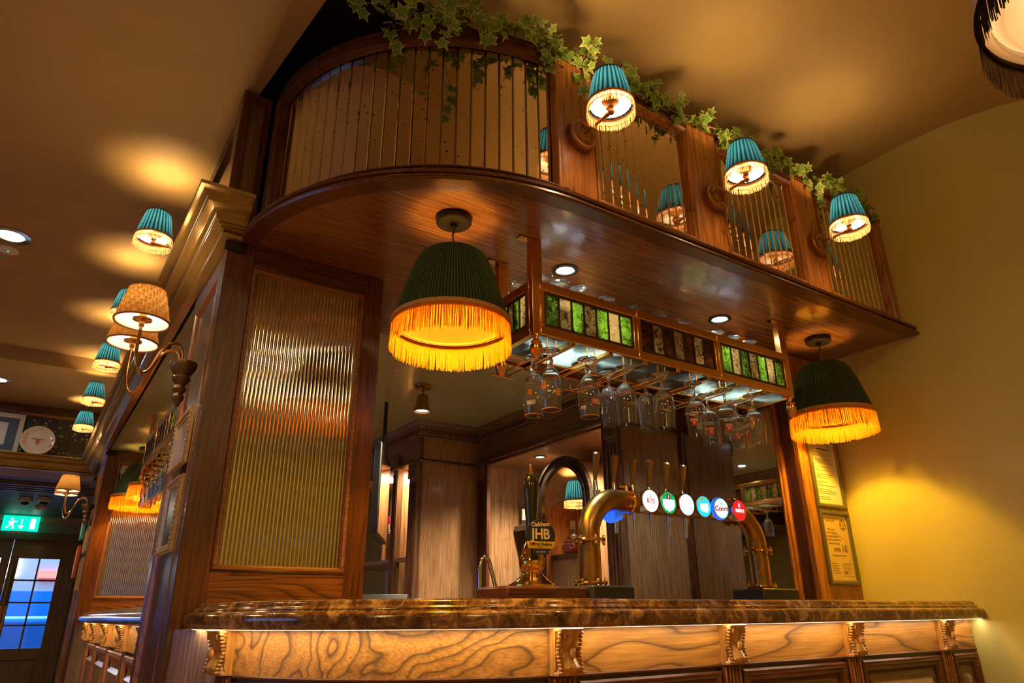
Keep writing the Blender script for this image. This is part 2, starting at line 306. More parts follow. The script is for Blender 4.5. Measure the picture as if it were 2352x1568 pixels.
        if kind: o['kind'] = kind
        return o
def tag(o, label=None, cat=None, group=None, kind=None):
    if label: o['label'] = label
    if cat: o['category'] = cat
    if group: o['group'] = group
    if kind: o['kind'] = kind
    return o
def thing(name, label, cat, loc=(0, 0, 0), rz=0, group=None):
    o = bpy.data.objects.new(name, None); col.objects.link(o); o.empty_display_size = 0.05
    o.location = loc; o.rotation_euler = (0, 0, rz); return tag(o, label, cat, group)
def inst(src, name=None, loc=(0, 0, 0), rot=(0, 0, 0), parent=None, scale=None):
    c = src.copy(); col.objects.link(c); c.parent = parent; c.location = loc; c.rotation_euler = rot
    if name: c.name = name
    if scale: c.scale = scale
    return c
def kids(o): return [c for c in bpy.data.objects if c.parent == o]
def dup(root, loc, rz=None, label=None, group=None):
    r = root.copy(); col.objects.link(r); r.location = loc
    if rz is not None: r.rotation_euler = (0, 0, rz)
    if label: r['label'] = label
    if group: r['group'] = group
    for ch in kids(root):
        c = ch.copy(); col.objects.link(c); c.parent = r
        for g in kids(ch):
            d = g.copy(); col.objects.link(d); d.parent = c
    return r
def text(s, size, loc, rot, mat, parent, name='lettering', ext=0.0004, bold=0.0, sx=1.0):
    cu = bpy.data.curves.new(name, 'FONT'); cu.body = s; cu.size = size; cu.align_x = 'CENTER'; cu.align_y = 'CENTER'; cu.extrude = ext; cu.offset = bold
    tmp = bpy.data.objects.new('tmp', cu); me = bpy.data.meshes.new_from_object(tmp); me.name = name; bpy.data.objects.remove(tmp)
    me.materials.clear(); me.materials.append(MATS[mat]); o = bpy.data.objects.new(name, me); col.objects.link(o); o.location = loc; o.rotation_euler = rot; o.parent = parent; o.scale = (sx, 1, 1)
    return o
def struct(mb, name, mat, smooth=None, **k):
    o = mb.build(name, mat, smooth=smooth, **k); o['kind'] = 'structure'; return o
def Ntri(p, q, n): return [tuple(p[i]+(q[i]-p[i])*t/n for i in range(3)) for t in range(n+1)]
# plan curve of the canopy and the counter: quarter ellipse at the left end, straight to the right wall
XW = 3.425
def plan(d=0.0, x1=XW, n=26, th0=0.0, x0=None):
    a, b = 0.88-d, 0.85-d
    p = [(1.30-a*cos(t), 2.36-b*sin(t)) for t in [th0+(pi/2-th0)*i/n for i in range(n+1)]]
    return p + [(x1, 1.51+d)]
def bez(p0, p1, p2, p3, n=12):
    P = [Vector(p) for p in (p0, p1, p2, p3)]
    return [tuple(P[0]*(1-t)**3 + P[1]*3*t*(1-t)**2 + P[2]*3*t*t*(1-t) + P[3]*t**3) for t in [i/n for i in range(n+1)]]
# ---------------------------------------------------------------- the setting
struct(MB().box(-5, 4.4, -3, 15.5, -0.1, 0), 'floor', 'floor_tile')
WR = [(3.43, 14.0), (3.43, 1.36), (3.455, 1.15), (3.53, 0.94), (3.66, 0.74), (3.85, 0.5), (4.1, 0.2), (4.3, -0.2), (4.35, -3.0)]
mb = MB(); n = len(WR)
mb.prism(WR + [(4.6, -3.0), (4.6, 14.0)], 0, H+2.4); struct(mb, 'wall_right', 'paint_wall', 60)
struct(MB().box(-5, 4.6, -3.15, -3.0, 0, H+2.4), 'wall_front', 'paint_wall')
mb = MB(); mb.box(-5.15, -5, -3.15, 1.6, 0, H+2.4); mb.box(-5.15, -5, 4.4, 14.2, 0, H+2.4); mb.box(-5.15, -5, 1.6, 4.4, 0, 0.7); mb.box(-5.15, -5, 1.6, 4.4, 2.5, H+2.4)
struct(mb, 'wall_left', 'paint_wall')
win = thing('added_window_1', None, None, (-5.05, 3.0, 1.6)); win['kind'] = 'structure'  # added window in the unseen left wall, lets in blue edge light
mb = MB()
for yy in (-1.4, -0.7, 0, 0.7, 1.34): mb.box(-0.03, 0.03, yy, yy+0.06, -0.9, 0.9)
for zz in (-0.9, 0.2, 0.84): mb.box(-0.03, 0.03, -1.4, 1.4, zz, zz+0.06)
mb.build('window_frame', 'redwood_z', win)
E0 = [(0.42, 2.52), (0.488, 1.868), (1.0, -3.0)]
struct(MB().prism([(-5, -3), (1.0, -3.0), (0.488, 1.868), (0.42, 2.52), (0.42, 6.45), (-5, 6.45)], H+2.0, H+2.4), 'ceiling_left', 'paint_ceiling')
struct(MB().prism([(-5, 6.45), (0.42, 6.45), (0.42, 8.1), (-5, 8.1)], H+1.89, H+2.4), 'ceiling_far', 'paint_ceiling')
struct(MB().prism([(0.42, 14), (0.42, 2.52), (0.488, 1.868), (1.0, -3), (4.6, -3), (4.6, 14)], H+2.3, H+2.4), 'ceiling_right', 'paint_ceiling')
# inner ceiling above the bar, behind the wooden canopy soffit
struct(MB().prism([(0.40, 2.93), (XW, 2.93), (XW, 8.6), (0.40, 8.6)], H+1.265, H+1.30), 'ceiling_bar', 'paint_sage')
# far end of the room: bulkhead wall over the way through to the entrance
struct(MB().box(-5, 0.42, 7.86, 8.1, H+1.265, H+1.95), 'wall_far', 'redwood_x')
struct(MB().box(-5, 0.40, 7.72, 8.15, H+1.255, H+1.268), 'trim_1', 'paint_tan')
struct(MB().box(-5, 3.4, 8.15, 8.55, H+1.285, H+1.45), 'ceiling_lobby_beam', 'paint_mauve')
mb = MB().box(-5, 3.4, 8.62, 9.25, H+1.27, H+1.45)
for k in range(4): mb.box(-5, 3.4, 8.66+k*0.15, 8.70+k*0.15, H+1.255, H+1.27)
struct(mb, 'trim_2', 'brown_x')
struct(MB().box(-5, 3.4, 9.25, 12.0, H+1.32, H+1.45), 'ceiling_lobby', 'paint_slate')
mb = MB().box(-5, -0.9, 12, 12.15, 0, H+1.45); mb.box(0.62, 3.4, 12, 12.15, 0, H+1.45); mb.box(-0.9, 0.62, 12, 12.15, 2.16, H+1.45)
struct(mb, 'wall_lobby', 'paint_greige')
struct(MB().box(-5, 3.4, 11.9, 12.0, H+1.24, H+1.32), 'trim_3', 'paint_tan')
# lobby door: frame, right leaf with eight panes, left leaf edge, pull handle
d = thing('door_1', None, None, (0, 12.0, 0)); d['kind'] = 'structure'
mb = MB(); mb.box(-0.9, 0.62, -0.03, 0.1, 2.10, 2.2); mb.box(0.50, 0.62, -0.03, 0.1, 0, 2.1); mb.box(-0.9, -0.8, -0.03, 0.1, 0, 2.1); mb.build('door_frame', 'brown_z', d, bevel=0.008)
def leaf_door(x0, x1, nm):
    mb = MB(); zs = [0.72+k*0.285 for k in range(5)]; w = x1-x0; st = 0.10
    xs = [x0+st, (x0+x1)/2, x1-st]
    mb.box(x0, xs[0], 0, 0.05, 0.02, 2.1); mb.box(xs[2], x1, 0, 0.05, 0.02, 2.1); mb.box(xs[0], xs[2], 0, 0.05, zs[4], 2.1); mb.box(xs[0], xs[2], 0, 0.05, 0.02, 0.15); mb.box(xs[0], xs[2], 0, 0.05, 0.6, zs[0])
    mb.box(xs[0], xs[2], 0.015, 0.035, 0.15, 0.6)
    mb.frame3([(xs[0], 0.015, 0.15), (xs[0], 0.015, 0.6), (xs[2], 0.015, 0.6), (xs[2], 0.015, 0.15)], [(0, 0), (0, .015), (.02, .015), (.035, 0)], (0, -1, 0))
    mb.box(xs[1]-.011, xs[1]+.011, 0.005, 0.045, zs[0], zs[4])
    for z in zs[1:4]: mb.box(xs[0], xs[2], 0.005, 0.045, z-.011, z+.011)
    o = mb.build(nm, 'brown_z', d)
    for i in range(2):
        for j in range(4):
            MB().box(xs[i]+.005, xs[i+1]-.005, 0.022, 0.027, zs[j]+.005, zs[j+1]-.005).build('pane', 'door_glass', o)
    return o
m, nt, b = nodes('door_glass'); out = nt.nodes['Material Output']; tr = N(nt, 'ShaderNodeBsdfTransparent'); gl = N(nt, 'ShaderNodeBsdfGlossy'); gl.inputs['Roughness'].default_value = 0.02
fr = N(nt, 'ShaderNodeFresnel'); mx = N(nt, 'ShaderNodeMixShader'); L(nt, fr.outputs[0], mx.inputs[0]); L(nt, tr.outputs[0], mx.inputs[1]); L(nt, gl.outputs[0], mx.inputs[2]); L(nt, mx.outputs[0], out.inputs[0])
leaf_door(-0.175, 0.50, 'door_leaf'); leaf_door(-0.85, -0.18, 'door_leaf')
MB().box(-0.165, -0.085, -0.012, 0, 0.95, 1.25).build('push_plate', 'brass_dull', d)
MB().tube([(-.125, 0, .9), (-.125, -.05, .9), (-.125, -.05, 1.75), (-.125, 0, 1.75)], .013, 8).build('pull_handle', 'chrome', d)
# street beyond the door
struct(MB().box(-3, 5, 19, 19.2, 0, 3.0), 'wall_street', 'street_wall')
car = thing('car', 'blue car parked outside the glazed entrance door', 'car', (0.4, 14.8, 0))
mb = MB().prism([(-2.0, 0), (2.0, 0), (2.0, .8), (-2.0, .8)], 0.3, 1.15); mb.build('body', 'blue_car', car, bevel=0.12)
mb = MB(); vs = [(-1.3, .05, 1.12), (1.2, .05, 1.12), (1.2, .75, 1.12), (-1.3, .75, 1.12), (-.9, .15, 1.52), (.8, .15, 1.52), (.8, .65, 1.52), (-.9, .65, 1.52)]
mb.add(vs, [(0, 1, 5, 4), (1, 2, 6, 5), (2, 3, 7, 6), (3, 0, 4, 7), (4, 5, 6, 7)]); mb.build('roof', 'blue_car', car)
for x in (-1.2, 1.2):
    MB().lathe([(0.0, -.1), (.3, -.1), (.32, 0), (.3, .1), (0, .1)], 18, (x, 0, .32), 'Y').build('wheel', 'black_plastic', car)
for i, (x, nm, mm, wd) in enumerate([(-1.2, 'white lit shop sign across the street at left', 'shop_glow', 1.1), (0.3, 'red lit shop sign across the street', 'shop_red', .8), (1.6, 'white lit shop sign across the street at right', 'shop_glow', .9)]):
    o = MB().box(x, x+wd, 18.9, 19.0, 1.9, 2.05 if i == 1 else 2.3).build('shop_sign', mm); tag(o, nm, 'sign')
lamp('AREA', 'street_dusk', (0, 16, 4.5), 900, (0.25, 0.55, 1.0), 5, (0, 0, 0))
struct(MB().prism([(.43, 1.95), (1.12, 1.95), (1.12, 8.0), (.43, 8.0)], H+2.285, H+2.3), 'ceiling_dark_sheet', 'near_black')  # near-black sheet added under the ceiling to blacken the area behind the canopy
lamp('AREA', 'lobby_fill', (-1.2, 9.9, H+1.28), 7, (1, .85, .65), .4)  # added area light with no fixture, put in to brighten the lobby
# exit sign, cameras, smoke detector
t = thing('exit_sign', 'green emergency exit sign with running man over the entrance door', 'exit sign', (-0.15, 11.85, H+1.10))
MB().box(-.21, .21, -.012, .012, 0, .2).build('sign_panel', 'sign_green', t)
mb = MB(); mb.box(.105, .165, -.015, -.0125, .03, .17); mb.box(.0, .012, -.015, -.0125, .06, .16); mb.add([(-.03, -.0145, .07), (.042, -.0145, .07), (.006, -.0145, .03)], [(0, 1, 2)])
mb.ball((-.11, -.013, .155), (.014, .003, .014)); mb.add([(-.15, -.014, .12), (-.08, -.014, .135), (-.085, -.014, .075), (-.12, -.014, .08)], [(0, 1, 2, 3)])
mb.add([(-.12, -.014, .09), (-.105, -.014, .085), (-.15, -.014, .03), (-.165, -.014, .035)], [(0, 1, 2, 3)]); mb.add([(-.1, -.014, .08), (-.085, -.014, .08), (-.07, -.014, .03), (-.09, -.014, .03)], [(0, 1, 2, 3)]); mb.add([(-.08, -.014, .13), (-.08, -.014, .115), (-.04, -.014, .12), (-.04, -.014, .13)], [(0, 1, 2, 3)])
mb.build('pictogram', 'sign_white', t); MB().box(-.1, .1, -.02, .02, -.03, 0).build('lamp_box', 'white_plastic', t)
for i, (x, y, lb) in enumerate([(-.14, 10.1, 'left white dome camera on the lobby ceiling'), (.045, 10.0, 'right white dome camera on the lobby ceiling')]):
    t = thing('dome_camera', lb, 'camera', (x, y, H+1.32), group='lobby ceiling cameras')
    MB().lathe([(0, 0), (.07, 0), (.075, -.04), (.06, -.05), (0, -.05)], 20).build('housing', 'white_plastic', t)
    MB().ball((0, 0, -.05), (.045, .045, .04)).build('dome', 'black_gloss', t)
t = thing('smoke_detector', 'flat white smoke detector on the lobby ceiling near the door', 'smoke detector', (.04, 10.9, H+1.32))
MB().lathe([(0, 0), (.075, 0), (.07, -.025), (.04, -.04), (0, -.04)], 20).build('housing', 'white_plastic', t)
# bronze-green painted cornice along the side bar, returning across the far end
CP = [(0.425, 2.365), (0.363, 2.365), (0.363, 7.72), (-5.0, 7.72)]
pr_ = [(-.02, H+1.255), (.012, H+1.255), (.014, H+1.268), (.006, H+1.274), (.022, H+1.278), (.022, H+1.286), (.032, H+1.288), (.032, H+1.296), (.042, H+1.298), (.048, H+1.318), (.062, H+1.333), (.082, H+1.340), (.086, H+1.350), (.092, H+1.362), (.108, H+1.371), (.118, H+1.376), (.12, H+1.388), (-.02, H+1.388)]
struct(MB().sweep(CP, pr_, 1, closed=True), 'trim_cornice', 'paint_bronze', 40)
# downlights in the left ceiling with their trims
def downlight(loc, lb, group, r=.07, mat='led_cool', trim='chrome'):
    t = thing('downlight', lb, 'downlight', loc, group=group)
    MB().lathe([(r, 0), (r*1.02, -.004), (r*.72, -.006), (r*.62, .008)], 28).build('trim_ring', trim, t)
    MB().lathe([(0, -.002), (r*.64, -.002)], 28).build('lens', mat, t)
    return t
t = downlight((-.43, 4.40, H+1.998), 'bright recessed downlight in the left ceiling beside a small round sensor', 'left ceiling downlights', .10)
lamp('SPOT', 'spot', (0, 0, -.02), 10, (1, .82, .6), .05, parent=t, spot=radians(110))
t = downlight((-.50, 7.1, H+1.888), 'recessed downlight in the lower ceiling by the shelf wall', 'left ceiling downlights', .10)
lamp('SPOT', 'spot', (0, 0, -.02), 8, (1, .82, .6), .05, parent=t, spot=radians(110))
t = thing('ceiling_sensor', 'small flat round sensor with green light next to the ceiling downlight', 'sensor', (-.44, 4.60, H+2.0))
MB().lathe([(0, 0), (.055, 0), (.055, -.006), (.05, -.01), (0, -.01)], 24).build('disc', 'white_plastic', t); MB().ball((0, 0, -.012), .004).build('indicator', 'sign_green', t)
# smoke detector on the front ceiling, seen in the canopy mirror
t = thing('ceiling_smoke_detector', 'white smoke detector on the main ceiling in front of the bar', 'smoke detector', (2.2, 0.2, H+2.3))
MB().lathe([(0, 0), (.055, 0), (.055, -.02), (.04, -.045), (0, -.05)], 24).build('housing', 'white_plastic', t)

# ---------------------------------------------------------------- canopy over the bar
cn = thing('bar_canopy', 'curved dark wood canopy with antique mirror strip panels over the bar', 'canopy', (0, 0, 0))
soff = plan(0.012)+[(XW, 2.93), (0.43, 2.93), (0.43, 2.36)]
MB().prism(soff, H+1.265, H+1.29).build('soffit', 'soffit_wood', cn)
MB().sweep(plan(0), [(-.03, H+1.262), (.0, H+1.260), (.004, H+1.268), (.0, H+1.277), (-.012, H+1.281), (-.012, H+1.288), (-.004, H+1.292), (-.004, H+1.304), (-.018, H+1.312), (-.028, H+1.318), (-.045, H+1.325), (-.06, H+1.325), (-.06, H+1.262)], -1, closed=True).build('soffit_moulding', 'redwood_x', cn, smooth=40)
ZB, ZT = H+1.357, H+1.888
def swp(d0, d1, z0, z1, nm, mat, **k): return MB().sweep(plan(0, **k), [(-d0, z0), (-d1, z0), (-d1, z1), (-d0, z1)], -1, closed=True).build(nm, mat, cn, smooth=40)
swp(.068, .12, H+1.325, ZB-.006, 'bottom_rail', 'redwood_x')
swp(.068, .12, ZT+.006, H+1.925, 'top_rail', 'redwood_x')
swp(.06, .20, H+1.925, H+1.94, 'top_cap', 'redwood_x')
swp(.115, .135, H+1.325, H+1.925, 'backing', 'near_black')
def bead_pr(z, s): return [(-.070, z), (-.062, z+s*.003), (-.062, z+s*.008), (-.072, z+s*.012), (-.090, z+s*.015), (-.095, z)]
# curved panel beads follow the plan curve, the straight ones are mitred frames
cx1 = 1.262
MB().sweep([p for p in plan(0)[:-1]], bead_pr(ZB-.006, 1), -1, closed=True).build('bead', 'redwood_x', cn)
MB().sweep([p for p in plan(0)[:-1]], bead_pr(ZT+.006, -1), -1, closed=True).build('bead', 'redwood_x', cn)
stiles = [(1.275, 1.435), (1.955, 2.13), (2.665, 2.835), (3.375, XW-.002)]
for a, b in stiles: MB().box(a, b, 1.576, 1.63, H+1.325, H+1.925).build('stile', 'oak_z', cn, bevel=.003)
MB().box(.478, .52, 2.33, 2.40, H+1.325, H+1.925).build('stile', 'redwood_z', cn, bevel=.003)
for x0, x1 in ((1.255, 1.277),): MB().box(x0, x1, 1.570, 1.61, ZB-.01, ZT+.01).build('bead', 'oak_z', cn, bevel=.006)
for a, b in ((1.435, 1.955), (2.13, 2.665), (2.835, 3.375)):
    MB().frame3([(a, 1.578, ZB-.006), (a, 1.578, ZT+.006), (b, 1.578, ZT+.006), (b, 1.578, ZB-.006)], [(0, -.02), (0, .006), (.007, .009), (.012, .004), (.02, 0), (.024, -.02)], (0, -1, 0)).build('bead', 'oak_z', cn)
# mirror strips
def strip_mesh(w):
    h0, h1 = (ZB-ZT)/2-.004, (ZT-ZB)/2+.004; b = .0035; w = w-.0012
    vs = []; o = [(-w/2, 0), (-w/2+b, -.004), (w/2-b, -.004), (w/2, 0)]
    for z in (h0, h1): vs += [(x, y, z) for x, y in o]
    return MB().add(vs, [(0, 1, 5, 4), (1, 2, 6, 5), (2, 3, 7, 6), (3, 0, 4, 7), (0, 3, 2, 1), (4, 5, 6, 7)])
import bisect
cur = plan(.097, n=400)[:-1]; acc = [0]
for i in range(1, len(cur)): acc.append(acc[-1]+math.dist(cur[i], cur[i-1]))
lim = acc[-1]-.045; NS = 23; sw = (lim-.02)/NS; proto = None
def arc(s):
    i = min(max(1, bisect.bisect(acc, s)), len(cur)-1); t = (s-acc[i-1])/(acc[i]-acc[i-1]); return [cur[i-1][k]+(cur[i][k]-cur[i-1][k])*t for k in (0, 1)]
for i in range(NS):
    a, b = arc(.02+i*sw), arc(.02+(i+1)*sw); ang = atan2(b[1]-a[1], b[0]-a[0]) + random.gauss(0, .012)
    if proto is None: proto = strip_mesh(sw).build('mirror_strip', 'antique_mirror', cn, smooth=0)
    else: proto = inst(proto, 'mirror_strip', parent=cn)
    proto.location = ((a[0]+b[0])/2, (a[1]+b[1])/2, (ZB+ZT)/2); proto.rotation_euler = (random.gauss(0, .004), 0, ang)
P2 = None
for x0, x1 in ((1.445, 1.945), (2.14, 2.655), (2.845, 3.365)):
    n = 12; sw = (x1-x0)/n
    for i in range(n):
        if P2 is None: P2 = strip_mesh(sw).build('mirror_strip', 'antique_mirror', cn, smooth=0); o = P2
        else: o = inst(P2, 'mirror_strip', parent=cn)
        o.location = (x0+(i+.5)*sw, 1.602, (ZB+ZT)/2); o.rotation_euler = (random.gauss(0, .003), 0, random.gauss(0, .010))
# fascia above the side bar, seen edge-on, and its dark corner post
fs = thing('side_fascia', 'mirrored wooden fascia above the cornice along the side bar', 'fascia', (0, 0, 0))
MB().box(.385, .42, 2.50, 7.85, H+1.38, H+1.40).build('bottom_rail', 'redwood_y', fs); MB().box(.385, .42, 2.50, 7.85, H+1.93, H+2.0).build('top_rail', 'redwood_y', fs)
MB().box(.415, .43, 2.50, 7.85, H+1.38, H+2.0).build('backing', 'near_black', fs)
for k in range(6):
    y0 = 2.62+k*1.03; MB().box(.383, .42, y0+.58, y0+.76, H+1.38, H+1.98).build('stile', 'redwood_z', fs)
    MB().box(.372, .388, y0, y0+.58, H+1.40, H+1.412).build('bead', 'brown_y', fs)
    if k < 5:
        for j in range(12):
            o = MB().box(.40, .404, y0+j*.0485, y0+j*.0485+.047, H+1.40, H+1.93).build('mirror_strip', 'antique_mirror', fs, smooth=0) if (k == 0 and j == 0) else inst(o0, 'mirror_strip', (0, k*1.03+j*.0485, 0), (0, 0, random.gauss(0, .0)), fs)
            if k == 0 and j == 0: o0 = o
cpn = thing('corner_post', 'near black wood corner post standing on the cornice end', 'post', (.42, 2.47, H+1.38))
MB().box(-.055, .06, 0, .09, .008, .61).build('post', 'redwood_z', cpn, bevel=.004); MB().box(-.02, .03, -.008, 0, .06, .55).build('inset_panel', 'brown_z', cpn)
# downlights and pendants fitted under the soffit
for x, lb in ((1.548, 'recessed downlight in the canopy soffit above the left end of the glass rack'), (2.452, 'recessed downlight in the canopy soffit above the right half of the glass rack')):
    t = downlight((x, 1.918, H+1.264), lb, 'canopy downlights', .052, trim='black_metal')
    lamp('SPOT', 'spot', (0, 0, -.03), 55, COOL, .03, parent=t, spot=radians(130), blend=1)
for y, lb in ((4.15, 'added downlight in the side bar ceiling above its glass rack, nearer one'), (5.55, 'added downlight in the side bar ceiling, further one')):  # added downlights, put in for sparkle on the glasses and a brighter ceiling
    t = downlight((.78, y, H+1.264), lb, 'added side bar downlights', .052, trim='black_metal')
    lamp('SPOT', 'spot', (0, 0, -.03), 30, (1, .9, .75), .03, parent=t, spot=radians(150), blend=1)
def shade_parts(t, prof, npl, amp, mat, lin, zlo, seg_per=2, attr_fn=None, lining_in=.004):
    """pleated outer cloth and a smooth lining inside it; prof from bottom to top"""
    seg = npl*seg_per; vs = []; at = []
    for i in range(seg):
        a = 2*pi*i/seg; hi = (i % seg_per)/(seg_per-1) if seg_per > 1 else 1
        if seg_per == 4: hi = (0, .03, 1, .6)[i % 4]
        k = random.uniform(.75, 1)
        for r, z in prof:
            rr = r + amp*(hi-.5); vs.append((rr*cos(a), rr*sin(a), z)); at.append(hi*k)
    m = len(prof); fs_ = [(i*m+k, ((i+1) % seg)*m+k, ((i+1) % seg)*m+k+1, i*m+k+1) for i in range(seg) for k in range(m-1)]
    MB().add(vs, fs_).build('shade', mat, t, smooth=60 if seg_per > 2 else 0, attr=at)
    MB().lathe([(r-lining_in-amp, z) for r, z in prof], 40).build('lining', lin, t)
def fringe(t, r0, r1, z0, z1, n, mat, wdt=.0035, nm='fringe', jit=.12):
    mb = MB()
    for i in range(n):
        a = 2*pi*(i+random.random()*.6)/n; da = wdt/2/r0; zz = z1+(z0-z1)*random.uniform(-.04, jit); rr = r1+random.gauss(0, .002); a2 = a+random.gauss(0, .4)*wdt/r0*1.6
        for k in (0,):
            p = [(r0*cos(a-da), r0*sin(a-da), z0), (r0*cos(a+da), r0*sin(a+da), z0), ((r0+rr)/2*cos((a+a2)/2+da), (r0+rr)/2*sin((a+a2)/2+da), (z0+zz)/2), ((r0+rr)/2*cos((a+a2)/2-da), (r0+rr)/2*sin((a+a2)/2-da), (z0+zz)/2), (rr*cos(a2+da*.7), rr*sin(a2+da*.7), zz), (rr*cos(a2-da*.7), rr*sin(a2-da*.7), zz)]
            mb.add(p, [(0, 1, 2, 3), (3, 2, 4, 5)])
    return mb.build(nm, mat, t, kind='stuff')
def ring(t, r, z, h, nm, mat, th=.003, twist=0):
    wob = (lambda a, zz: .0015*sin(a*twist)) if twist else None
    return MB().lathe([(r-th, z), (r+th, z), (r+th*1.3, z+h/2), (r+th, z+h), (r-th, z+h)], 96 if not twist else 160, close=True, wob=wob).build(nm, mat, t)
def pendant(loc, lb, power, group='green pendant lamps'):
    t = thing('pendant_lamp', lb, 'pendant lamp', loc, group=group)       # origin on the soffit
    MB().lathe([(0, 0), (.058, 0), (.060, -.003), (.060, -.022), (.056, -.026), (.012, -.026), (.012, -.040), (0, -.040)], 40).build('ceiling_rose', 'black_metal', t)
    MB().tube([(.003*sin(k*1.4), .003*cos(k*1.4), -.03-k*.0115) for k in range(14)], .0035, 6).build('cord', 'cord', t)
    MB().lathe([(0, -.15), (.02, -.15), (.02, -.20), (0, -.2)], 16).build('bulb_holder', 'brass_dull', t)
    MB().ball((0, 0, -.235), (.03, .03, .036)).build('bulb', 'bulb', t)
    pf = [(.187, -.392), (.178, -.36), (.161, -.30), (.143, -.24), (.125, -.19), (.110, -.16), (.096, -.147), (.085, -.143)]
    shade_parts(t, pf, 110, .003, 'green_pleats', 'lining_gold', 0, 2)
    ring(t, .189, -.400, .014, 'braid', 'gold_trim', .003, 60); ring(t, .177, -.400, .006, 'wire_ring', 'rust_trim', .002)
    mb = MB()
    for k in range(3):
        a = k*2*pi/3; mb.tube([(.015*cos(a), .015*sin(a), -.16), (.085*cos(a), .085*sin(a), -.146)], .0015, 5)
    mb.build('carrier', 'brass_dull', t)
    fringe(t, .190, .194, -.398, -.488, 620, 'fringe_gold', .0034)
    lamp('POINT', 'glow', (0, 0, -.25), 9, WARM, .035, parent=t); lamp('SPOT', 'bulb_beam', (0, 0, -.272), power*1.45, WARM, .03, parent=t, spot=radians(128), blend=.5)
    return t
p1 = pendant((.99, 1.82, H+1.265), 'large green pleated pendant lamp with gold fringe beside the left ribbed screen', 20)
p2 = dup(p1, (3.06, 1.82, H+1.265), label='green pleated pendant lamp with gold fringe by the yellow right wall')
for x, y, lb in ((.69, 3.42, 'green fringed pendant over the side bar, nearest of the three behind the column'), (.69, 5.6, 'middle green fringed pendant over the side bar'), (.64, 6.22, 'furthest green fringed pendant over the side bar')):
    dup(p1, (x, y, H+1.265), label=lb)
def wall_lamp(loc, rz, lb, power, group, plate=True):
    t = thing('wall_lamp', lb, 'wall lamp', loc, rz, group)                # origin on the wall, lamp reaches out along -y
    wob = lambda a, z: 0
    MB().lathe([(0, -.034), (.012, -.034), (.018, -.028), (.024, -.029), (.026, -.027), (.046, -.027), (.05, -.030), (.056, -.030), (.062, -.024), (.063, 0), (0, 0)], 48, axis='Y').build('back_plate', 'bronze_dark', t)
    mb = MB()
    for k in range(26):
        a = 2*pi*k/26; c, s = cos(a), sin(a)
        mb.add([(.028*c, -.0285, .028*s), (.036*c-.0028*s, -.0285, .036*s+.0028*c), (.045*c, -.0285, .045*s), (.036*c+.0028*s, -.0285, .036*s-.0028*c), (.036*c, -.0335, .036*s)], [(0, 1, 4), (1, 2, 4), (2, 3, 4), (3, 0, 4)])
    mb.build('fluting', 'brass_dull', t, smooth=0)
    R = .17
    MB().tube([(0, -.03, 0), (0, -R, 0)], .0058, 12).build('arm', 'brass_dull', t)
    mb = MB().ball((0, -R, 0), (.0125, .011, .0125)); mb.lathe([(0, -.012), (.006, -.012), (.0085, 0), (.006, .012), (0, .012)], 12, (0, -R+.02, 0), 'Y'); mb.tube([(-.022, -R, .004), (.012, -R, 0)], .004, 6)
    mb.build('elbow', 'brass_dull', t)
    MB().lathe([(0, 0), (.008, .004), (.006, .012), (.012, .02), (.008, .026), (.013, .034), (.030, .042), (.030, .046), (.01, .05), (.01, .075), (0, .075)], 18, (0, -R, 0)).build('candle_holder', 'brass_dull', t)
    MB().ball((0, -R, .095), (.018, .018, .024)).build('bulb', 'bulb', t)


    before = set(bpy.data.objects)
    pf = [(.079, .030), (.073, .055), (.062, .11), (.053, .150), (.047, .160)]
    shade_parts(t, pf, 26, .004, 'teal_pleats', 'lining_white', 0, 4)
    ring(t, .0815, .026, .006, 'lower_trim', 'rust_trim', .0012); ring(t, .048, .157, .006, 'upper_trim', 'teal_trim', .002); ring(t, .0755, .010, .003, 'wire_ring', 'rust_trim', .0012)
    fringe(t, .0815, .083, .028, -.018, 260, 'fringe_pale', .0024)
    for o in set(bpy.data.objects)-before: o.location = (0, -R, 0)
    lamp('POINT', 'glow', (0, -R, .10), power, WARM2, .028, parent=t)
    return t
WL = ['blue pleated wall lamp nearest the curved end of the canopy', 'middle blue pleated wall lamp on the canopy front', 'blue pleated wall lamp nearest the right wall on the canopy front']
w1 = wall_lamp((1.363, 1.576, H+1.597), 0, WL[0], 11, 'blue wall lamps on the canopy')
for k, x in ((1, 2.070), (2, 2.775)): dup(w1, (x, 1.576, H+1.59), label=WL[k])
SL = ['blue wall lamp above the cornice, nearest of the five in the row', 'second nearest blue wall lamp above the cornice, partly behind the wicker shades', 'third blue wall lamp above the cornice, middle of the row of five', 'fourth blue wall lamp above the cornice, second furthest', 'furthest blue wall lamp above the cornice, next to the plate shelf']
for k in range(5): dup(w1, (.372, 3.29+1.03*k, H+1.62), -pi/2, SL[k], 'blue wall lamps along the side fascia')
# large black fringed ceiling lamp at the upper right
bl = thing('fringed_ceiling_lamp', 'large pale ceiling lamp shade with black fringe at upper right', 'ceiling lamp', (1.55, .126, H+1.14))
MB().lathe([(.275, 0), (.27, .1), (.24, .22), (.20, .32), (.17, .36)], 48).build('shade', 'shade_opaque', bl); MB().lathe([(.255, .0), (.25, .1), (.20, .2), (.10, .26), (0, .27)], 48).build('diffuser', 'lining_white', bl)
MB().lathe([(.19, .02), (.23, .0), (.255, .02)], 48).build('inner_rim', 'lining_white', bl)
ring(bl, .278, -.004, .012, 'braid', 'fringe_black', .004); fringe(bl, .280, .285, 0, -.085, 900, 'fringe_black', .004)
MB().tube([(0, 0, .30), (0, 0, 1.16)], .006, 8).build('cord', 'cord', bl)
lamp('POINT', 'glow', (0, 0, .31), 12, WARM2, .04, parent=bl); lamp('POINT', 'glow', (0, 0, .05), 1.6, WARM2, .04, parent=bl)
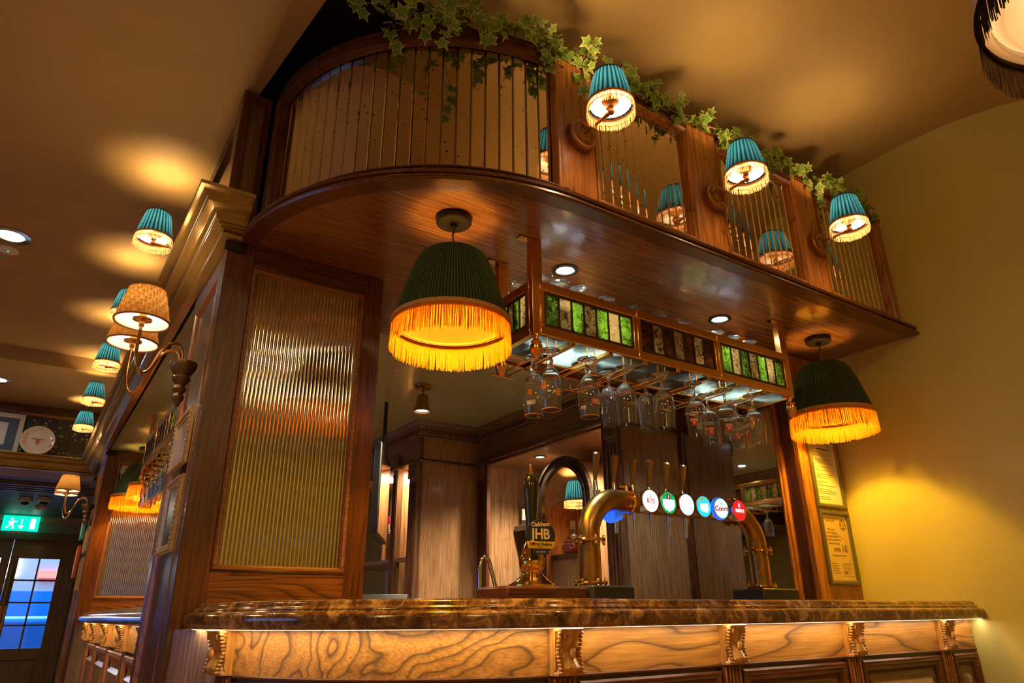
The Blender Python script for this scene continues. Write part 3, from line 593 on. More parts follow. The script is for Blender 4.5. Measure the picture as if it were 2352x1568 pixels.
# double wicker sconce on turned bracket
def sconce(loc, lb):
    t = thing('double_sconce', lb, 'wall sconce', loc, group='double candle sconces')   # origin: bracket centre against the wall, reaches out along -x
    MB().lathe([(0, 0), (.008, .004), (.010, .018), (.018, .028), (.020, .04), (.014, .052), (.020, .058), (.023, .068), (.016, .082), (.024, .092), (.03, .10), (.032, .108), (.026, .116), (.034, .128), (.044, .145), (.047, .158), (.047, .166), (.038, .17), (0, .17)], 28, (-.0, 0, 0)).build('turned_bracket', 'bracket_brown', t)
    for k, (y, zl) in enumerate(((-.11, 0), (.13, -.02))):
        a = bez((-.01, y*.2, .165), (-.01, y*.25, .25), (-.07, y*.4, .235), (-.095, y*.6, .15), 10) + bez((-.095, y*.6, .15), (-.13, y*.9, .03+zl), (-.165, y, .07+zl), (-.165, y, .17), 12)[1:] + [(-.165, y, .25)]
        MB().tube(a, .0055, 10).build('arm', 'brass', t)
        before = set(bpy.data.objects)
        MB().lathe([(0, -.02), (.008, -.016), (.010, 0), (.03, .006), (.032, .010), (.012, .016), (.012, .05), (0, .05)], 20).build('drip_cup', 'brass', t)
        MB().ball((0, 0, .065), (.018, .018, .024)).build('bulb', 'bulb', t)
        pf = [(.086, .0), (.075, .045), (.064, .09), (.057, .118), (.052, .122)]
        shade_parts(t, pf, 42, .002, 'wicker', 'lining_white', 0, 2, lining_in=.002); ring(t, .087, -.003, .006, 'lower_trim', 'rust_trim', .0015); ring(t, .056, .118, .005, 'upper_trim', 'rust_trim', .0015)
        mb = MB()
        for i in range(40):                                              # woven wicker courses
            for j in range(9):
                if (i+j*2) % 3 == 0: continue
                z = .008+j*.0125; r = .086-(z/.118)*.029+.0016; a0, a1 = 2*pi*i/40, 2*pi*(i+.8)/40
                mb.add([(r*cos(a0), r*sin(a0), z), (r*cos(a1), r*sin(a1), z), (r*cos(a1)-.0004, r*sin(a1), z+.009), (r*cos(a0)-.0004, r*sin(a0), z+.009)], [(0, 1, 2, 3)])
        mb.build('wicker_weave', 'wicker_band', t, kind='stuff')
        for o in set(bpy.data.objects)-before: o.location = (-.165, y, .25)
        lamp('POINT', 'glow', (-.165, y, .32), 15, WARM2, .018, parent=t)
    return t
s1 = sconce((.335, 2.62, H+.685), 'brass double sconce with two lit wicker shades on the column side')
s2 = dup(s1, (.335, 6.68, H+.685), label='far brass double sconce with two lit shades on the second column')
# ---------------------------------------------------------------- columns with ribbed mirror screens
def reeded(x0, x1, z0, z1, y, n):
    vs = []; fs = []; w = (x1-x0)/n; k = 6
    for z in (z0, z1):
        for i in range(n):
            for j in range(k):
                a = pi*j/k; vs.append((x0+w*(i+.5)-w/2*cos(a), y-.16*w*sin(a), z))
        vs.append((x1, y, z))
    m = n*k+1
    fs = [(i, i+1, m+i+1, m+i) for i in range(m-1)]; return MB().add(vs, fs)
def screen(dy, lb):
    t = thing('ribbed_screen', lb, 'screen', (.383, 2.39+dy, 0), group='wooden columns with ribbed mirror screens')
    ox = (.383, 2.39, 0); Z0, Z1 = 0.0, H+1.262
    gx0, gx1, gz0, gz1 = .492, .898, H+.142, H+1.165
    MB().box(.383, gx0-.012, 2.39, 2.43, Z0, Z1).build('stile', 'redwood_z', t, off=ox, bevel=.003)
    MB().box(gx1+.012, .985, 2.39, 2.43, Z0, Z1).build('stile', 'redwood_z', t, off=ox, bevel=.003)
    MB().box(gx0-.012, gx1+.012, 2.392, 2.43, gz1+.012, Z1).build('rail', 'redwood_x', t, off=ox)
    MB().box(gx0-.012, gx1+.012, 2.392, 2.43, Z0, gz0-.012).build('rail', 'panel_red_x', t, off=ox)
    MB().frame3([(gx0-.012, 2.392, gz0-.012), (gx0-.012, 2.392, gz1+.012), (gx1+.012, 2.392, gz1+.012), (gx1+.012, 2.392, gz0-.012)], [(0, -.02), (0, .004), (.006, .008), (.013, .006), (.02, -.004), (.02, -.02)], (0, -1, 0)).build('bead', 'bead_wood', t, off=ox)
    reeded(gx0, gx1, gz0, gz1, 2.408, 30).build('ribbed_mirror', 'reeded_mirror', t, off=ox, smooth=40)
    # side face towards the room: recessed panel with beading
    sy0, sy1 = 2.43, 2.965
    MB().box(.383, .42, sy0, sy0+.045, Z0, Z1).build('side_stile', 'redwood_z', t, off=ox, bevel=.003); MB().box(.383, .42, sy1-.06, sy1, Z0, Z1).build('side_stile', 'redwood_z', t, off=ox, bevel=.003)
    MB().box(.383, .42, sy0+.045, sy1-.06, H+1.165, Z1).build('side_rail', 'redwood_y', t, off=ox)
    MB().box(.397, .42, sy0+.045, sy1-.06, Z0, H+1.165).build('side_panel', 'redwood_z', t, off=ox)
    MB().frame3([(.387, sy0+.045, Z0), (.387, sy1-.06, Z0), (.387, sy1-.06, H+1.165), (.387, sy0+.045, H+1.165)], [(0, -.01), (0, .004), (.012, .006), (.02, .002), (.03, -.01)], (-1, 0, 0)).build('side_bead', 'oak_z', t, off=ox)
    MB().box(.42, .985, 2.94, 2.965, Z0, Z1).build('back_board', 'redwood_z', t, off=ox)
    MB().box(.37, .44, 2.375, 2.39, Z1-.04, Z1-.012).build('capping', 'black_metal', t, off=ox)
    return t
sc1 = screen(0, 'near red-brown wooden column with tall ribbed antique mirror left of the bar opening')
sc2 = dup(sc1, (.383, 6.45, 0), label='far wooden column with tall ribbed mirror at the end of the side bar')
# ornate gilt frames on the column sides
def gilt(y0, y1, z0, z1, mat_in, lb, seed=0):
    t = thing('gilt_frame', lb, 'picture', (.380, y0, H+z0), group='gilt frames on the column sides')
    w, h = y1-y0, z1-z0
    MB().frame3([(0, 0, 0), (0, w, 0), (0, w, h), (0, 0, h)], [(0, 0), (-.0, .006), (.004, .011), (.012, .013), (.018, .008), (.022, .009), (.030, .003), (.030, 0)], (-1, 0, 0)).build('frame', 'frame_gold', t)
    MB().add([(-.004, .03, .03), (-.004, w-.03, .03), (-.004, w-.03, h-.03), (-.004, .03, h-.03)], [(0, 1, 2, 3)]).build('picture', mat_in, t)
    mb = MB(); n = int(w/.016); 
    for i in range(n):
        for z in (.008, h-.008): mb.ball((-.0125, (i+.5)*w/n, z), (.005, .006, .006), 6, 4)
    n = int(h/.016)
    for i in range(n):
        for y in (.008, w-.008): mb.ball((-.0125, y, (i+.5)*h/n), (.005, .006, .006), 6, 4)
    mb.build('carved_beading', 'frame_gold', t)
    return t
plain('portrait_dark', (0.07, 0.07, 0.08), 0.25, noise=0.9, nscale=18); plain('picture_pale', (0.45, 0.38, 0.38), 0.15, noise=0.3, nscale=8)
g1 = gilt(2.50, 2.80, .475, .672, 'picture_pale', 'upper gilt picture frame below the wicker sconce'); g2 = gilt(2.49, 2.75, .192, .437, 'portrait_dark', 'lower gilt picture frame near the counter level')
dup(g1, (.380, 6.56, H+.475), label='upper gilt frame on the far column'); dup(g2, (.380, 6.55, H+.192), label='lower gilt frame on the far column')
bk = thing('book', 'teal framed card hanging on the far column side', 'picture', (.36, 6.9, H+.6)); MB().box(-.02, 0, 0, .2, 0, .2).build('frame', 'teal_book', bk); MB().box(-.022, -.02, .03, .17, .03, .17).build('picture', 'label_cream', bk); bk.name = 'framed_card'
bk = thing('framed_card', 'red framed card under the teal one on the far column', 'picture', (.36, 6.9, H+.3)); MB().box(-.02, 0, 0, .16, 0, .25).build('frame', 'red_book', bk); MB().box(-.022, -.02, .03, .13, .03, .22).build('picture', 'label_cream', bk)

# ---------------------------------------------------------------- marble counters
EP = [(-.30, -.035), (-.02, -.035), (-.009, -.033), (-.003, -.027), (0, -.016), (0, -.006), (-.003, .003), (-.010, .008), (-.020, .010), (-.024, .012), (-.024, .015), (-.028, .019), (-.034, .022), (-.036, .028), (-.042, .034), (-.052, .0375), (-.30, .0375)]
mt = thing('marble_countertop', 'long brown marble bar top with moulded edge, curved at its left end', 'bar top', (1.3, 1.51, H))
off = (1.3, 1.51, H)
for x0, x1 in ((None, 1.30), (1.302, 3.425)):
    path = plan(0)[:-1] if x0 is None else [(x0, 1.51), (x1, 1.51)]
    pr2 = [(d, H+z) for d, z in EP]
    MB().sweep(path, pr2, -1, closed=True).build('moulded_edge', 'marble', mt, off=off, smooth=50)
MB().prism(plan(.25)[:-1]+[(3.06, 1.76), (3.06, 2.16), (1.3, 2.16), (.99, 2.38), (.69, 2.388)], H-.03, H+.037).build('slab', 'marble', mt, off=off)
MB().box(3.06, 3.425, 1.76, 2.035, H-.03, H+.037).build('slab', 'marble', mt, off=off)
mt2 = thing('side_marble_countertop', 'marble bar top of the side bar beyond the near column', 'bar top', (.40, 4.7, H)); off = (.40, 4.7, H)
MB().sweep([(.40, 6.435), (.40, 2.98)], [(d, H+z) for d, z in EP], -1, closed=True).build('moulded_edge', 'marble', mt2, off=off, smooth=50)
MB().box(.65, .95, 2.98, 6.435, H-.03, H+.037).build('slab', 'marble', mt2, off=off)
# ---------------------------------------------------------------- bar fronts
def corbel_parts(t, M4, w=.08, h=.112, nm='corbel'):
    """carved block; local x across, y out (negative), z up from its foot"""
    nx, nz = 16, 22; vs = []; 
    for j in range(nz+1):
        v = j/nz
        for i in range(nx+1):
            u = 2*i/nx-1; hour = .42+.58*abs(2*v-1)**1.3; dpt = .022+.030*abs(v-.5)*2
            top = max(0, 1-abs(u)/hour)**.5 if abs(u) < hour else 0
            d = .012 + (dpt*(.55+.45*top) if abs(u) < hour else .010)
            if v < .16: d *= .55+.45*v/.16
            x = u*w/2*(1 if v > .12 else 1.02); vs.append((x, -d, v*h))
    m = nx+1; n0 = len(vs)
    fs = [(j*m+i, j*m+i+1, (j+1)*m+i+1, (j+1)*m+i) for j in range(nz) for i in range(nx)]
    per = list(range(m)) + [j*m+nx for j in range(1, nz+1)] + [nz*m+i for i in range(nx-1, -1, -1)] + [j*m for j in range(nz-1, 0, -1)]
    vs += [(vs[i][0], .004, vs[i][2]) for i in per]
    fs += [(per[k], per[(k+1) % len(per)], n0+(k+1) % len(per), n0+k) for k in range(len(per))]
    a = MB().add(vs, fs); b = MB(); b.ball((0, -.042, h*.48), (.009, .012, .014))
    for k in range(11):
        z = .008+k*(h-.014)/10.5
        for s in (-1, 1): b.ball((s*w*.44, -.026-.012*abs(k/10-.5)*2, z), (.006, .008, .0042 if k != 5 else .007), 7, 5)
    for k in range(7):
        x = (k-3)*.0085; b.ball((x, -.044, h-.012-.001*abs(k-3)), (.003, .006, .010), 6, 5); b.ball((x, -.030, .014-.001*abs(k-3)), (.003, .010, .009), 6, 5)
    for q in (a, b): q.v = [tuple(M4 @ Vector(v)) for v in q.v]
    o = a.build(nm, 'honey_z', t); b.build('carving', 'honey_z', o); return o
def pilaster(t, M4, z1, w=.085):
    a = MB().box(-w/2, w/2, -.016, 0, -H+.005, z1)
    b = MB()
    for k in range(5): x = (k-2)*.0155; b.box(x-.0022, x+.0022, -.0195, -.016, -H+.06, z1-.004)
    for q in (a, b): q.v = [tuple(M4 @ Vector(v)) for v in q.v]
    o = a.build('pilaster', 'redwood_z', t); b.build('fluting', 'oak_z', o, bevel=.0); return o
def panel(t, M4, x0, x1, z1, fr=('redwood_x', 'brown_x', 'walnut_z')):
    z0 = -H+.12
    def fr_(mb): mb.v = [tuple(M4 @ Vector(v)) for v in mb.v]; return mb
    o = fr_(MB().box(x0, x1, .002, .012, z0, z1)).build('panel', fr[1], t)
    a = MB().frame3([(x0, 0, z0), (x0, 0, z1), (x1, 0, z1), (x1, 0, z0)], [(0, .002), (0, .012), (.006, .016), (.012, .013), (.018, .015), (.024, .008), (.034, .006), (.036, .002)], (0, -1, 0)); fr_(a).build('moulding', fr[0], o)
    a = MB(); n = int((x1-x0-.08)/.007)
    for k in range(n): a.ball((x0+.042+k*.007, -.004, z1-.042), (.0028, .003, .0035), 5, 4)
    for k in range(24):
        for x in (x0+.042, x1-.042): a.ball((x, -.004, z1-.045-k*.007), (.003, .003, .003), 5, 4)
    fr_(a).build('rope_bead', fr[0], o)
    i = .075; a = MB(); vs = [(x0+i, .002, z0+i), (x1-i, .002, z0+i), (x1-i, .002, z1-i), (x0+i, .002, z1-i), (x0+i+.02, -.012, z0+i+.02), (x1-i-.02, -.012, z0+i+.02), (x1-i-.02, -.012, z1-i-.02), (x0+i+.02, -.012, z1-i-.02)]
    a.add(vs, [(0, 1, 5, 4), (1, 2, 6, 5), (2, 3, 7, 6), (3, 0, 4, 7), (4, 5, 6, 7)]); fr_(a).build('raised_field', fr[2], o, smooth=0)
    return o
bf = thing('bar_counter', 'honey oak bar front with carved corbels and dark fluted pilasters', 'bar counter', (1.3, 1.58, H)); bo = Vector((1.3, 1.58, H))
def cp(th, d=.07):  # point and outward angle on the plan curve
    a, b = .88-d, .85-d; p = (1.3-a*cos(th), 2.36-b*sin(th)); n = Vector((-cos(th)*b, -sin(th)*a)).normalized(); return p, atan2(n.y, n.x)+pi/2
th0 = .20
pth = [p for p in plan(.07, th0=th0)]
MB().sweep(pth, [(0, H-.15), (0, H-.036), (-.05, H-.036), (-.05, H-.15)], -1, closed=True).build('frieze', 'honey_x', bf, off=bo, smooth=60)
MB().sweep(pth, [(-.012, .0), (-.012, H-.15), (-.05, H-.15), (-.05, 0)], -1, closed=True).build('backing', 'brown_x', bf, off=bo, smooth=60)
MB().sweep(pth, [(.002, H-.155), (.004, H-.150), (.0, H-.147), (-.012, H-.147), (-.012, H-.158)], -1, closed=True).build('frieze_bead', 'redwood_x', bf, off=bo)
cx = [1.215, 1.865, 2.515, 3.165]
def MT(x, y, rot): return Matrix.Translation((x-bo.x, y-bo.y, 0)) @ Matrix.Rotation(rot, 4, 'Z')
(pp, an) = cp(th0+.03); M_ = [MT(pp[0], pp[1], an)] + [MT(x, 1.58, 0) for x in cx]
for M4 in M_:
    corbel_parts(bf, M4 @ Matrix.Translation((0, 0, -.149))); pilaster(bf, M4 @ Matrix.Translation((0, .012, 0)), -.153)
xs = [c for c in cx]
for a, b in zip(xs[:-1], xs[1:]): panel(bf, MT(0, 1.588, 0) @ Matrix.Translation((0, 0, 0)), a+.05, b-.05, -.165)
panel(bf, MT(0, 1.588, 0), 3.215, 3.42, -.165)
# curved panel between the first two corbels: mouldings follow the curve
cpth = [cp(t)[0] for t in [th0+.10+(pi/2-th0-.22)*i/18 for i in range(19)]]
MB().sweep(cpth, [(-.012, H-.165), (.004, H-.165), (.006, H-.172), (.0, H-.178), (.004, H-.184), (-.004, H-.194), (-.012, H-.2)], -1, closed=True).build('curved_moulding', 'redwood_x', bf, off=bo)
MB().sweep(cpth, [(-.011, .14), (-.011, H-.166), (-.02, H-.166), (-.02, .14)], -1, closed=True).build('curved_panel', 'brown_x', bf, off=bo)
MB().sweep(cpth, [(-.012, .2), (.0, .22), (.0, H-.26), (-.012, H-.24)], -1, closed=True).build('raised_field', 'walnut_z', bf, off=bo)
# plain boards joining the column to the bar front
q0, q1 = Vector((.405, 2.385)), Vector(cp(th0)[0]); q0 = Vector((.402, 2.388))
for k, (a, b, mm) in enumerate(((0, .22, 'walnut_z'), (.225, .70, 'walnut_z'), (.705, 1.0, 'grey_oak_z'))):
    A, B = q0+(q1-q0)*a, q0+(q1-q0)*b; n = Vector((-(B-A).y, (B-A).x)).normalized()*.02
    MB().prism([tuple(A), tuple(B), tuple(B+n), tuple(A+n)], .0, H-.036).build('end_board', mm, bf, off=bo)
# LED strip under the counter edge washing the frieze
led = thing('counter_led_strip', 'warm light strip hidden under the front edge of the marble bar top', 'light strip', (1.3, 1.55, H-.036))
MB().sweep(plan(.035), [(.010, H-.0352), (.010, H-.0345), (-.002, H-.0345), (-.002, H-.0352)], -1, closed=True).build('diffuser', 'led_warm', led, off=(1.3, 1.55, H-.036))
# side bar front along the room side
sb = thing('side_bar_counter', 'oak side bar front with beaded corbels beyond the near column', 'bar counter', (.47, 4.7, H)); so = Vector((.47, 4.7, H))
def MS(y): return Matrix.Translation((0, y-so.y, 0)) @ Matrix.Rotation(-pi/2, 4, 'Z')
MB().box(.47, .52, 2.98, 6.0, H-.15, H-.036).build('frieze', 'honey_y', sb, off=so); MB().box(.482, .52, 2.98, 6.0, 0, H-.15).build('backing', 'brown_z', sb, off=so)
sy = [3.25, 3.95, 4.65, 5.35, 5.95]
for y in sy: corbel_parts(sb, MS(y) @ Matrix.Translation((0, 0, -.149))); pilaster(sb, MS(y) @ Matrix.Translation((0, .012, 0)), -.153)
for a, b in zip(sy[:-1], sy[1:]): panel(sb, Matrix.Translation((.008, 0, 0)) @ Matrix.Translation((0, -so.y, 0)) @ Matrix.Rotation(-pi/2, 4, 'Z'), -(b-.05), -(a+.05), -.165, ('oak_z', 'walnut_z', 'walnut_z'))
MB().prism([(.405, 6.44), (.47, 5.98), (.52, 5.98), (.52, 6.44)], 0, H-.036).build('end_board', 'grey_oak_z', sb, off=so)
led2 = thing('side_led_strip', 'warm light strip under the edge of the side bar top', 'light strip', (.44, 4.7, H-.036))
MB().box(.424, .436, 3.0, 6.0, H-.0352, H-.0345).build('diffuser', 'led_warm', led2, off=(.44, 4.7, H-.036))

# ---------------------------------------------------------------- right end column with two framed notices
ec = thing('end_column', 'reddish wooden end column with two framed notices against the right wall', 'column', (3.10, 2.04, H)); eo = (3.10, 2.04, H)
MB().box(3.085, XW, 2.04, 2.07, H-.03, H+1.262).build('front_board', 'oak_z', ec, off=eo, bevel=.003)
MB().box(3.085, 3.105, 2.07, 2.16, H-.03, H+1.262).build('jamb', 'redwood_z', ec, off=eo)
MB().box(3.062, 3.09, 2.13, 2.15, H-.03, H+1.262).build('bead', 'oak_z', ec, off=eo, bevel=.006)
def notice(x0, x1, z0, z1, paper, lb):
    t = thing('framed_notice', lb, 'framed notice', (x0, 2.038, H+z0)); w, h = x1-x0, z1-z0
    MB().frame3([(0, 0, 0), (0, 0, h), (w, 0, h), (w, 0, 0)], [(0, 0), (0, .010), (.006, .016), (.016, .014), (.022, .006), (.022, 0)], (0, -1, 0)).build('frame', 'frame_green', t)
    MB().box(.02, w-.02, -.004, -.001, .02, h-.02).build('paper', paper, t); return t, w, h
nt1, w, h = notice(3.155, 3.40, .475, .83, 'white_paper', 'upper black framed white licence notice on the end column')
mb = MB(); random.seed(3)
for k in range(26):
    z = h-.075-k*.0095; ww = random.choice((.06, .09, .13, .15, .11, .04)); 
    if k % 4 != 3: mb.box(.035, min(w-.04, .035+ww), -.0045, -.004, z, z+.0016)
mb.box(w/2-.05, w/2+.045, -.0045, -.004, h-.062, h-.056)
for k in range(2): mb.lathe([(.011, -.0048), (.0135, -.0048)], 12, (w-.065+k*.025, 0, h-.045), 'Y')
mb.build('print', 'ink', nt1)
nt2, w, h = notice(3.158, 3.402, .115, .462, 'gold_paper', 'lower dark green framed gold age check poster on the end column')
R90 = (pi/2, 0, 0)
MB().lathe([(0, -.0046), (.026, -.0046)], 28, (w-.062, 0, h-.065), 'Y').build('number_disc', 'ink_soft', nt2)
text('25', .038, (w-.062, -.005, h-.066), R90, 'gold_paper', nt2, bold=.0008); text('CHALLENGE', .013, (.082, -.0045, h-.048), R90, 'ink_soft', nt2)
for k, s in enumerate(('IF YOU ARE', 'LUCKY ENOUGH', 'TO LOOK UNDER 25', 'YOU WILL BE ASKED TO', 'PROVE YOU ARE')): text(s, .0115, (.078+k*.003, -.0045, h-.09-k*.0165), R90, 'ink_soft', nt2)
text('OVER', .022, (.105, -.0045, h-.185), R90, 'ink_soft', nt2, bold=.0006); text('18', .048, (.165, -.0045, h-.18), R90, 'ink_soft', nt2, bold=.0012)
text('WHEN YOU BUY ALCOHOL', .009, (.115, -.0045, h-.212), R90, 'ink_soft', nt2)
mb = MB(); mb.lathe([(.088, -.0046), (.0895, -.0046)], 48, (.118, 0, h*.42), 'Y')
for a in ((.13, .21, h-.25, h-.2485), (.13, .21, h-.305, h-.3035), (.13, .1315, h-.305, h-.25), (.2085, .21, h-.305, h-.25)): mb.box(a[0], a[1], -.0046, -.004, a[2], a[3])
mb.ball((.148, -.0045, h-.268), (.006, .0006, .009)); mb.box(.139, .157, -.0046, -.004, h-.298, h-.282)
for k in range(5): mb.box(.04, .09+.006*(k % 3), -.0046, -.004, h-.25-k*.011, h-.247-k*.011); mb.box(.165, .195, -.0046, -.004, h-.26-k*.008, h-.2585-k*.008)
mb.build('print', 'ink_soft', nt2)
# ---------------------------------------------------------------- hanging glass rack
RX0, RX1, RY0, RY1, RZ0, RZ1 = 1.29, 2.735, 1.785, 2.03, H+.895, H+1.10
def rack(origin, rz, lb, loc):
    t = thing('glass_rack', lb, 'glass rack', loc, rz, 'brass glass racks'); t_off = origin
    B = lambda mb, nm, mat, **k: mb.build(nm, mat, t, off=t_off, **k)
    for x in (RX0, RX1-.045):
        for y in (RY0, RY1-.03):
            o = B(MB().box(x, x+.045, y, y+.03, RZ0, H+1.264), 'post', 'copper_brass', bevel=.002)
            MB().box(x-.045 if x > 2 else x+.045-.045-.045, x if x > 2 else x, y, y+.03, H+1.259, H+1.264).build('flange', 'brass', o, off=t_off)
    W = (RX1-RX0-.04)/3
    for k in range(3):
        a = RX0+.035+k*W; b = a+W-.03 if k < 2 else RX1-.045
    def side(x0, x1, y, panes, ny, fx=False):
        """one stained panel along x (or along y when fx); builds frame, panes and leads"""
        def bx(u0, u1, v0, v1, z0, z1): return MB().box(v0, v1, u0, u1, z0, z1) if fx else MB().box(u0, u1, v0, v1, z0, z1)
        s = ny; fr = MB()
        for m in (bx(x0, x1, y, y+.012*s, RZ0, RZ0+.035), bx(x0, x1, y, y+.012*s, RZ1-.035, RZ1), bx(x0, x0+.02, y, y+.012*s, RZ0+.035, RZ1-.035), bx(x1-.02, x1, y, y+.012*s, RZ0+.035, RZ1-.035)): fr.add(m.v, m.f)
        o = B(fr, 'panel_frame', 'copper_brass', bevel=.003)
        i0, i1, z0, z1 = x0+.028, x1-.028, RZ0+.045, RZ1-.045
        lead = MB()
        for m in (bx(i0-.008, i1+.008, y+.004*s, y+.010*s, z0-.010, z0), bx(i0-.008, i1+.008, y+.004*s, y+.010*s, z1, z1+.010), bx(i0-.008, i0, y+.004*s, y+.010*s, z0, z1), bx(i1, i1+.008, y+.004*s, y+.010*s, z0, z1)): lead.add(m.v, m.f)
        n = len(panes); w_ = (i1-i0)/n
        for i in range(1, n):
            m = bx(i0+i*w_-.0035, i0+i*w_+.0035, y+.003*s, y+.010*s, z0-.004, z1+.004); lead.add(m.v, m.f)
            for z in (z0, z1):
                c = (y+.004*s, i0+i*w_, z) if fx else (i0+i*w_, y+.004*s, z); lead.ball(c, .005, 6, 4)
        B(lead, 'lead_came', 'lead')
        for i, p in enumerate(panes):
            B(bx(i0+i*w_+.001, i0+(i+1)*w_-.001, y+.006*s, y+.009*s, z0, z1), 'pane', {'g': 'pane_green', 'c': 'pane_clear', 'a': 'pane_amber'}[p], smooth=0)
    q = [RX0+.030+k*(RX1-RX0-.060)/3 for k in range(4)]
    for k, s_ in enumerate(('gcgcgcg', 'acacaca', 'gcgcgcg')):
        side(q[k], q[k+1], RY0-.004, s_, 1); side(q[k], q[k+1], RY1+.004, s_, -1)
    side(RY0+.02, RY1-.02, RX0-.002, 'cgcg', 1, True); side(RY0+.02, RY1-.02, RX1+.002, 'cgcg', -1, True)
    B(MB().box(RX0+.02, RX1-.02, RY0+.018, RY1-.018, RZ0+.004, RZ0+.010), 'glass_shelf', 'shelf_glass')
    rim = MB()
    for k in range(8):
        x = 1.375+.177*(k-.5); rim.box(x-.012, x+.012, RY0, RY1+.06, RZ0-.014, RZ0+.003)
    rim.box(RX0, RX1, RY1+.045, RY1+.065, RZ0-.014, RZ0+.003)
    B(rim, 'shelf_bearer', 'brass', bevel=.002)
    for k in range(7):
        x = 1.375+.177*k; o = MB()
        for s in (-1, 1):
            u = x+s*.019; z = RZ0-.050
            o.tube([(u, RY0+.010, RZ0-.004), (u, RY0+.010, z+.008), (u, RY0+.018, z), (u, RY1+.075, z), (u, RY1+.085, z+.006), (u, RY1+.085, RZ0-.006)], .0032, 6)
        o.tube([(x-.05, RY1+.085, z), (x+.05, RY1+.085, z)], .003, 6)
        B(o, 'hanging_rail', 'copper_brass')
    for x in (RX0+.02, RX1-.022):
        for y in (RY0+.012, RY1-.012):
            B(MB().lathe([(0, 0), (.013, 0), (.013, -.006), (.008, -.010), (.008, -.016), (.016, -.022), (.019, -.028), (.014, -.032), (.022, -.040), (.0235, -.052), (.019, -.068), (.010, -.084), (.003, -.092), (0, -.094)], 18, (x, y, RZ0)), 'finial', 'copper_brass')
    return t
m, nt, b = nodes('shelf_glass'); out = nt.nodes['Material Output']; tr = N(nt, 'ShaderNodeBsdfTransparent'); tr.inputs[0].default_value = (.86, .95, .9, 1); gl = N(nt, 'ShaderNodeBsdfGlossy'); gl.inputs['Roughness'].default_value = 0.05
fr = N(nt, 'ShaderNodeFresnel'); fr.inputs[0].default_value = 1.7; mx = N(nt, 'ShaderNodeMixShader'); L(nt, fr.outputs[0], mx.inputs[0]); L(nt, tr.outputs[0], mx.inputs[1]); L(nt, gl.outputs[0], mx.inputs[2])
df = N(nt, 'ShaderNodeBsdfTranslucent'); df.inputs[0].default_value = (.75, .9, .8, 1); m3 = N(nt, 'ShaderNodeMixShader'); m3.inputs[0].default_value = .028; L(nt, mx.outputs[0], m3.inputs[1]); L(nt, df.outputs[0], m3.inputs[2]); L(nt, m3.outputs[0], out.inputs[0])
ro = (RX0, RY0, H+1.264)
rk1 = rack(ro, 0, 'polished brass hanging rack with green and amber stained glass panes over the bar', ro)
# the side bar's rack: same piece turned to run away along the side bar
rk2 = dup(rk1, (.515, 5.15, H+1.264), -pi/2, 'second brass glass rack hanging over the side bar behind the near column')
rk3 = dup(rk1, (.515, 7.0, H+1.264), -pi/2, 'furthest brass glass rack at the end of the side bar') if False else None

# ---------------------------------------------------------------- glasses (origin at the centre of the foot, hanging upside down)
def glass_prof(kind):
    if kind == 'tulip':   # knobbed stem, closing rim
        o = [(0, 0), (.036, 0), (.037, -.003), (.030, -.007), (.010, -.012), (.0075, -.020), (.010, -.030), (.013, -.040), (.011, -.050), (.0085, -.058), (.014, -.064), (.026, -.080), (.036, -.104), (.0405, -.135), (.0400, -.165), (.0365, -.195), (.0335, -.218)]
    elif kind == 'stem':
        o = [(0, 0), (.036, 0), (.037, -.003), (.028, -.007), (.008, -.012), (.0055, -.020), (.0052, -.045), (.0065, -.058), (.012, -.064), (.026, -.076), (.036, -.096), (.040, -.122), (.0395, -.150), (.0365, -.190), (.0355, -.218)]
    else:                 # short-bowled goblet
        o = [(0, 0), (.036, 0), (.037, -.003), (.028, -.007), (.009, -.012), (.006, -.022), (.006, -.050), (.010, -.058), (.024, -.066), (.034, -.082), (.0365, -.105), (.034, -.14), (.0325, -.18), (.0325, -.205)]
    k = next(i for i, p in enumerate(o) if p[1] < -.0615)
    inner = [(r-.0016, z) for r, z in o[k+1:][::-1]] + [(o[k][0]*.6, o[k][1]-.006), (0, o[k][1]-.007)]
    return o + inner
protos = {}
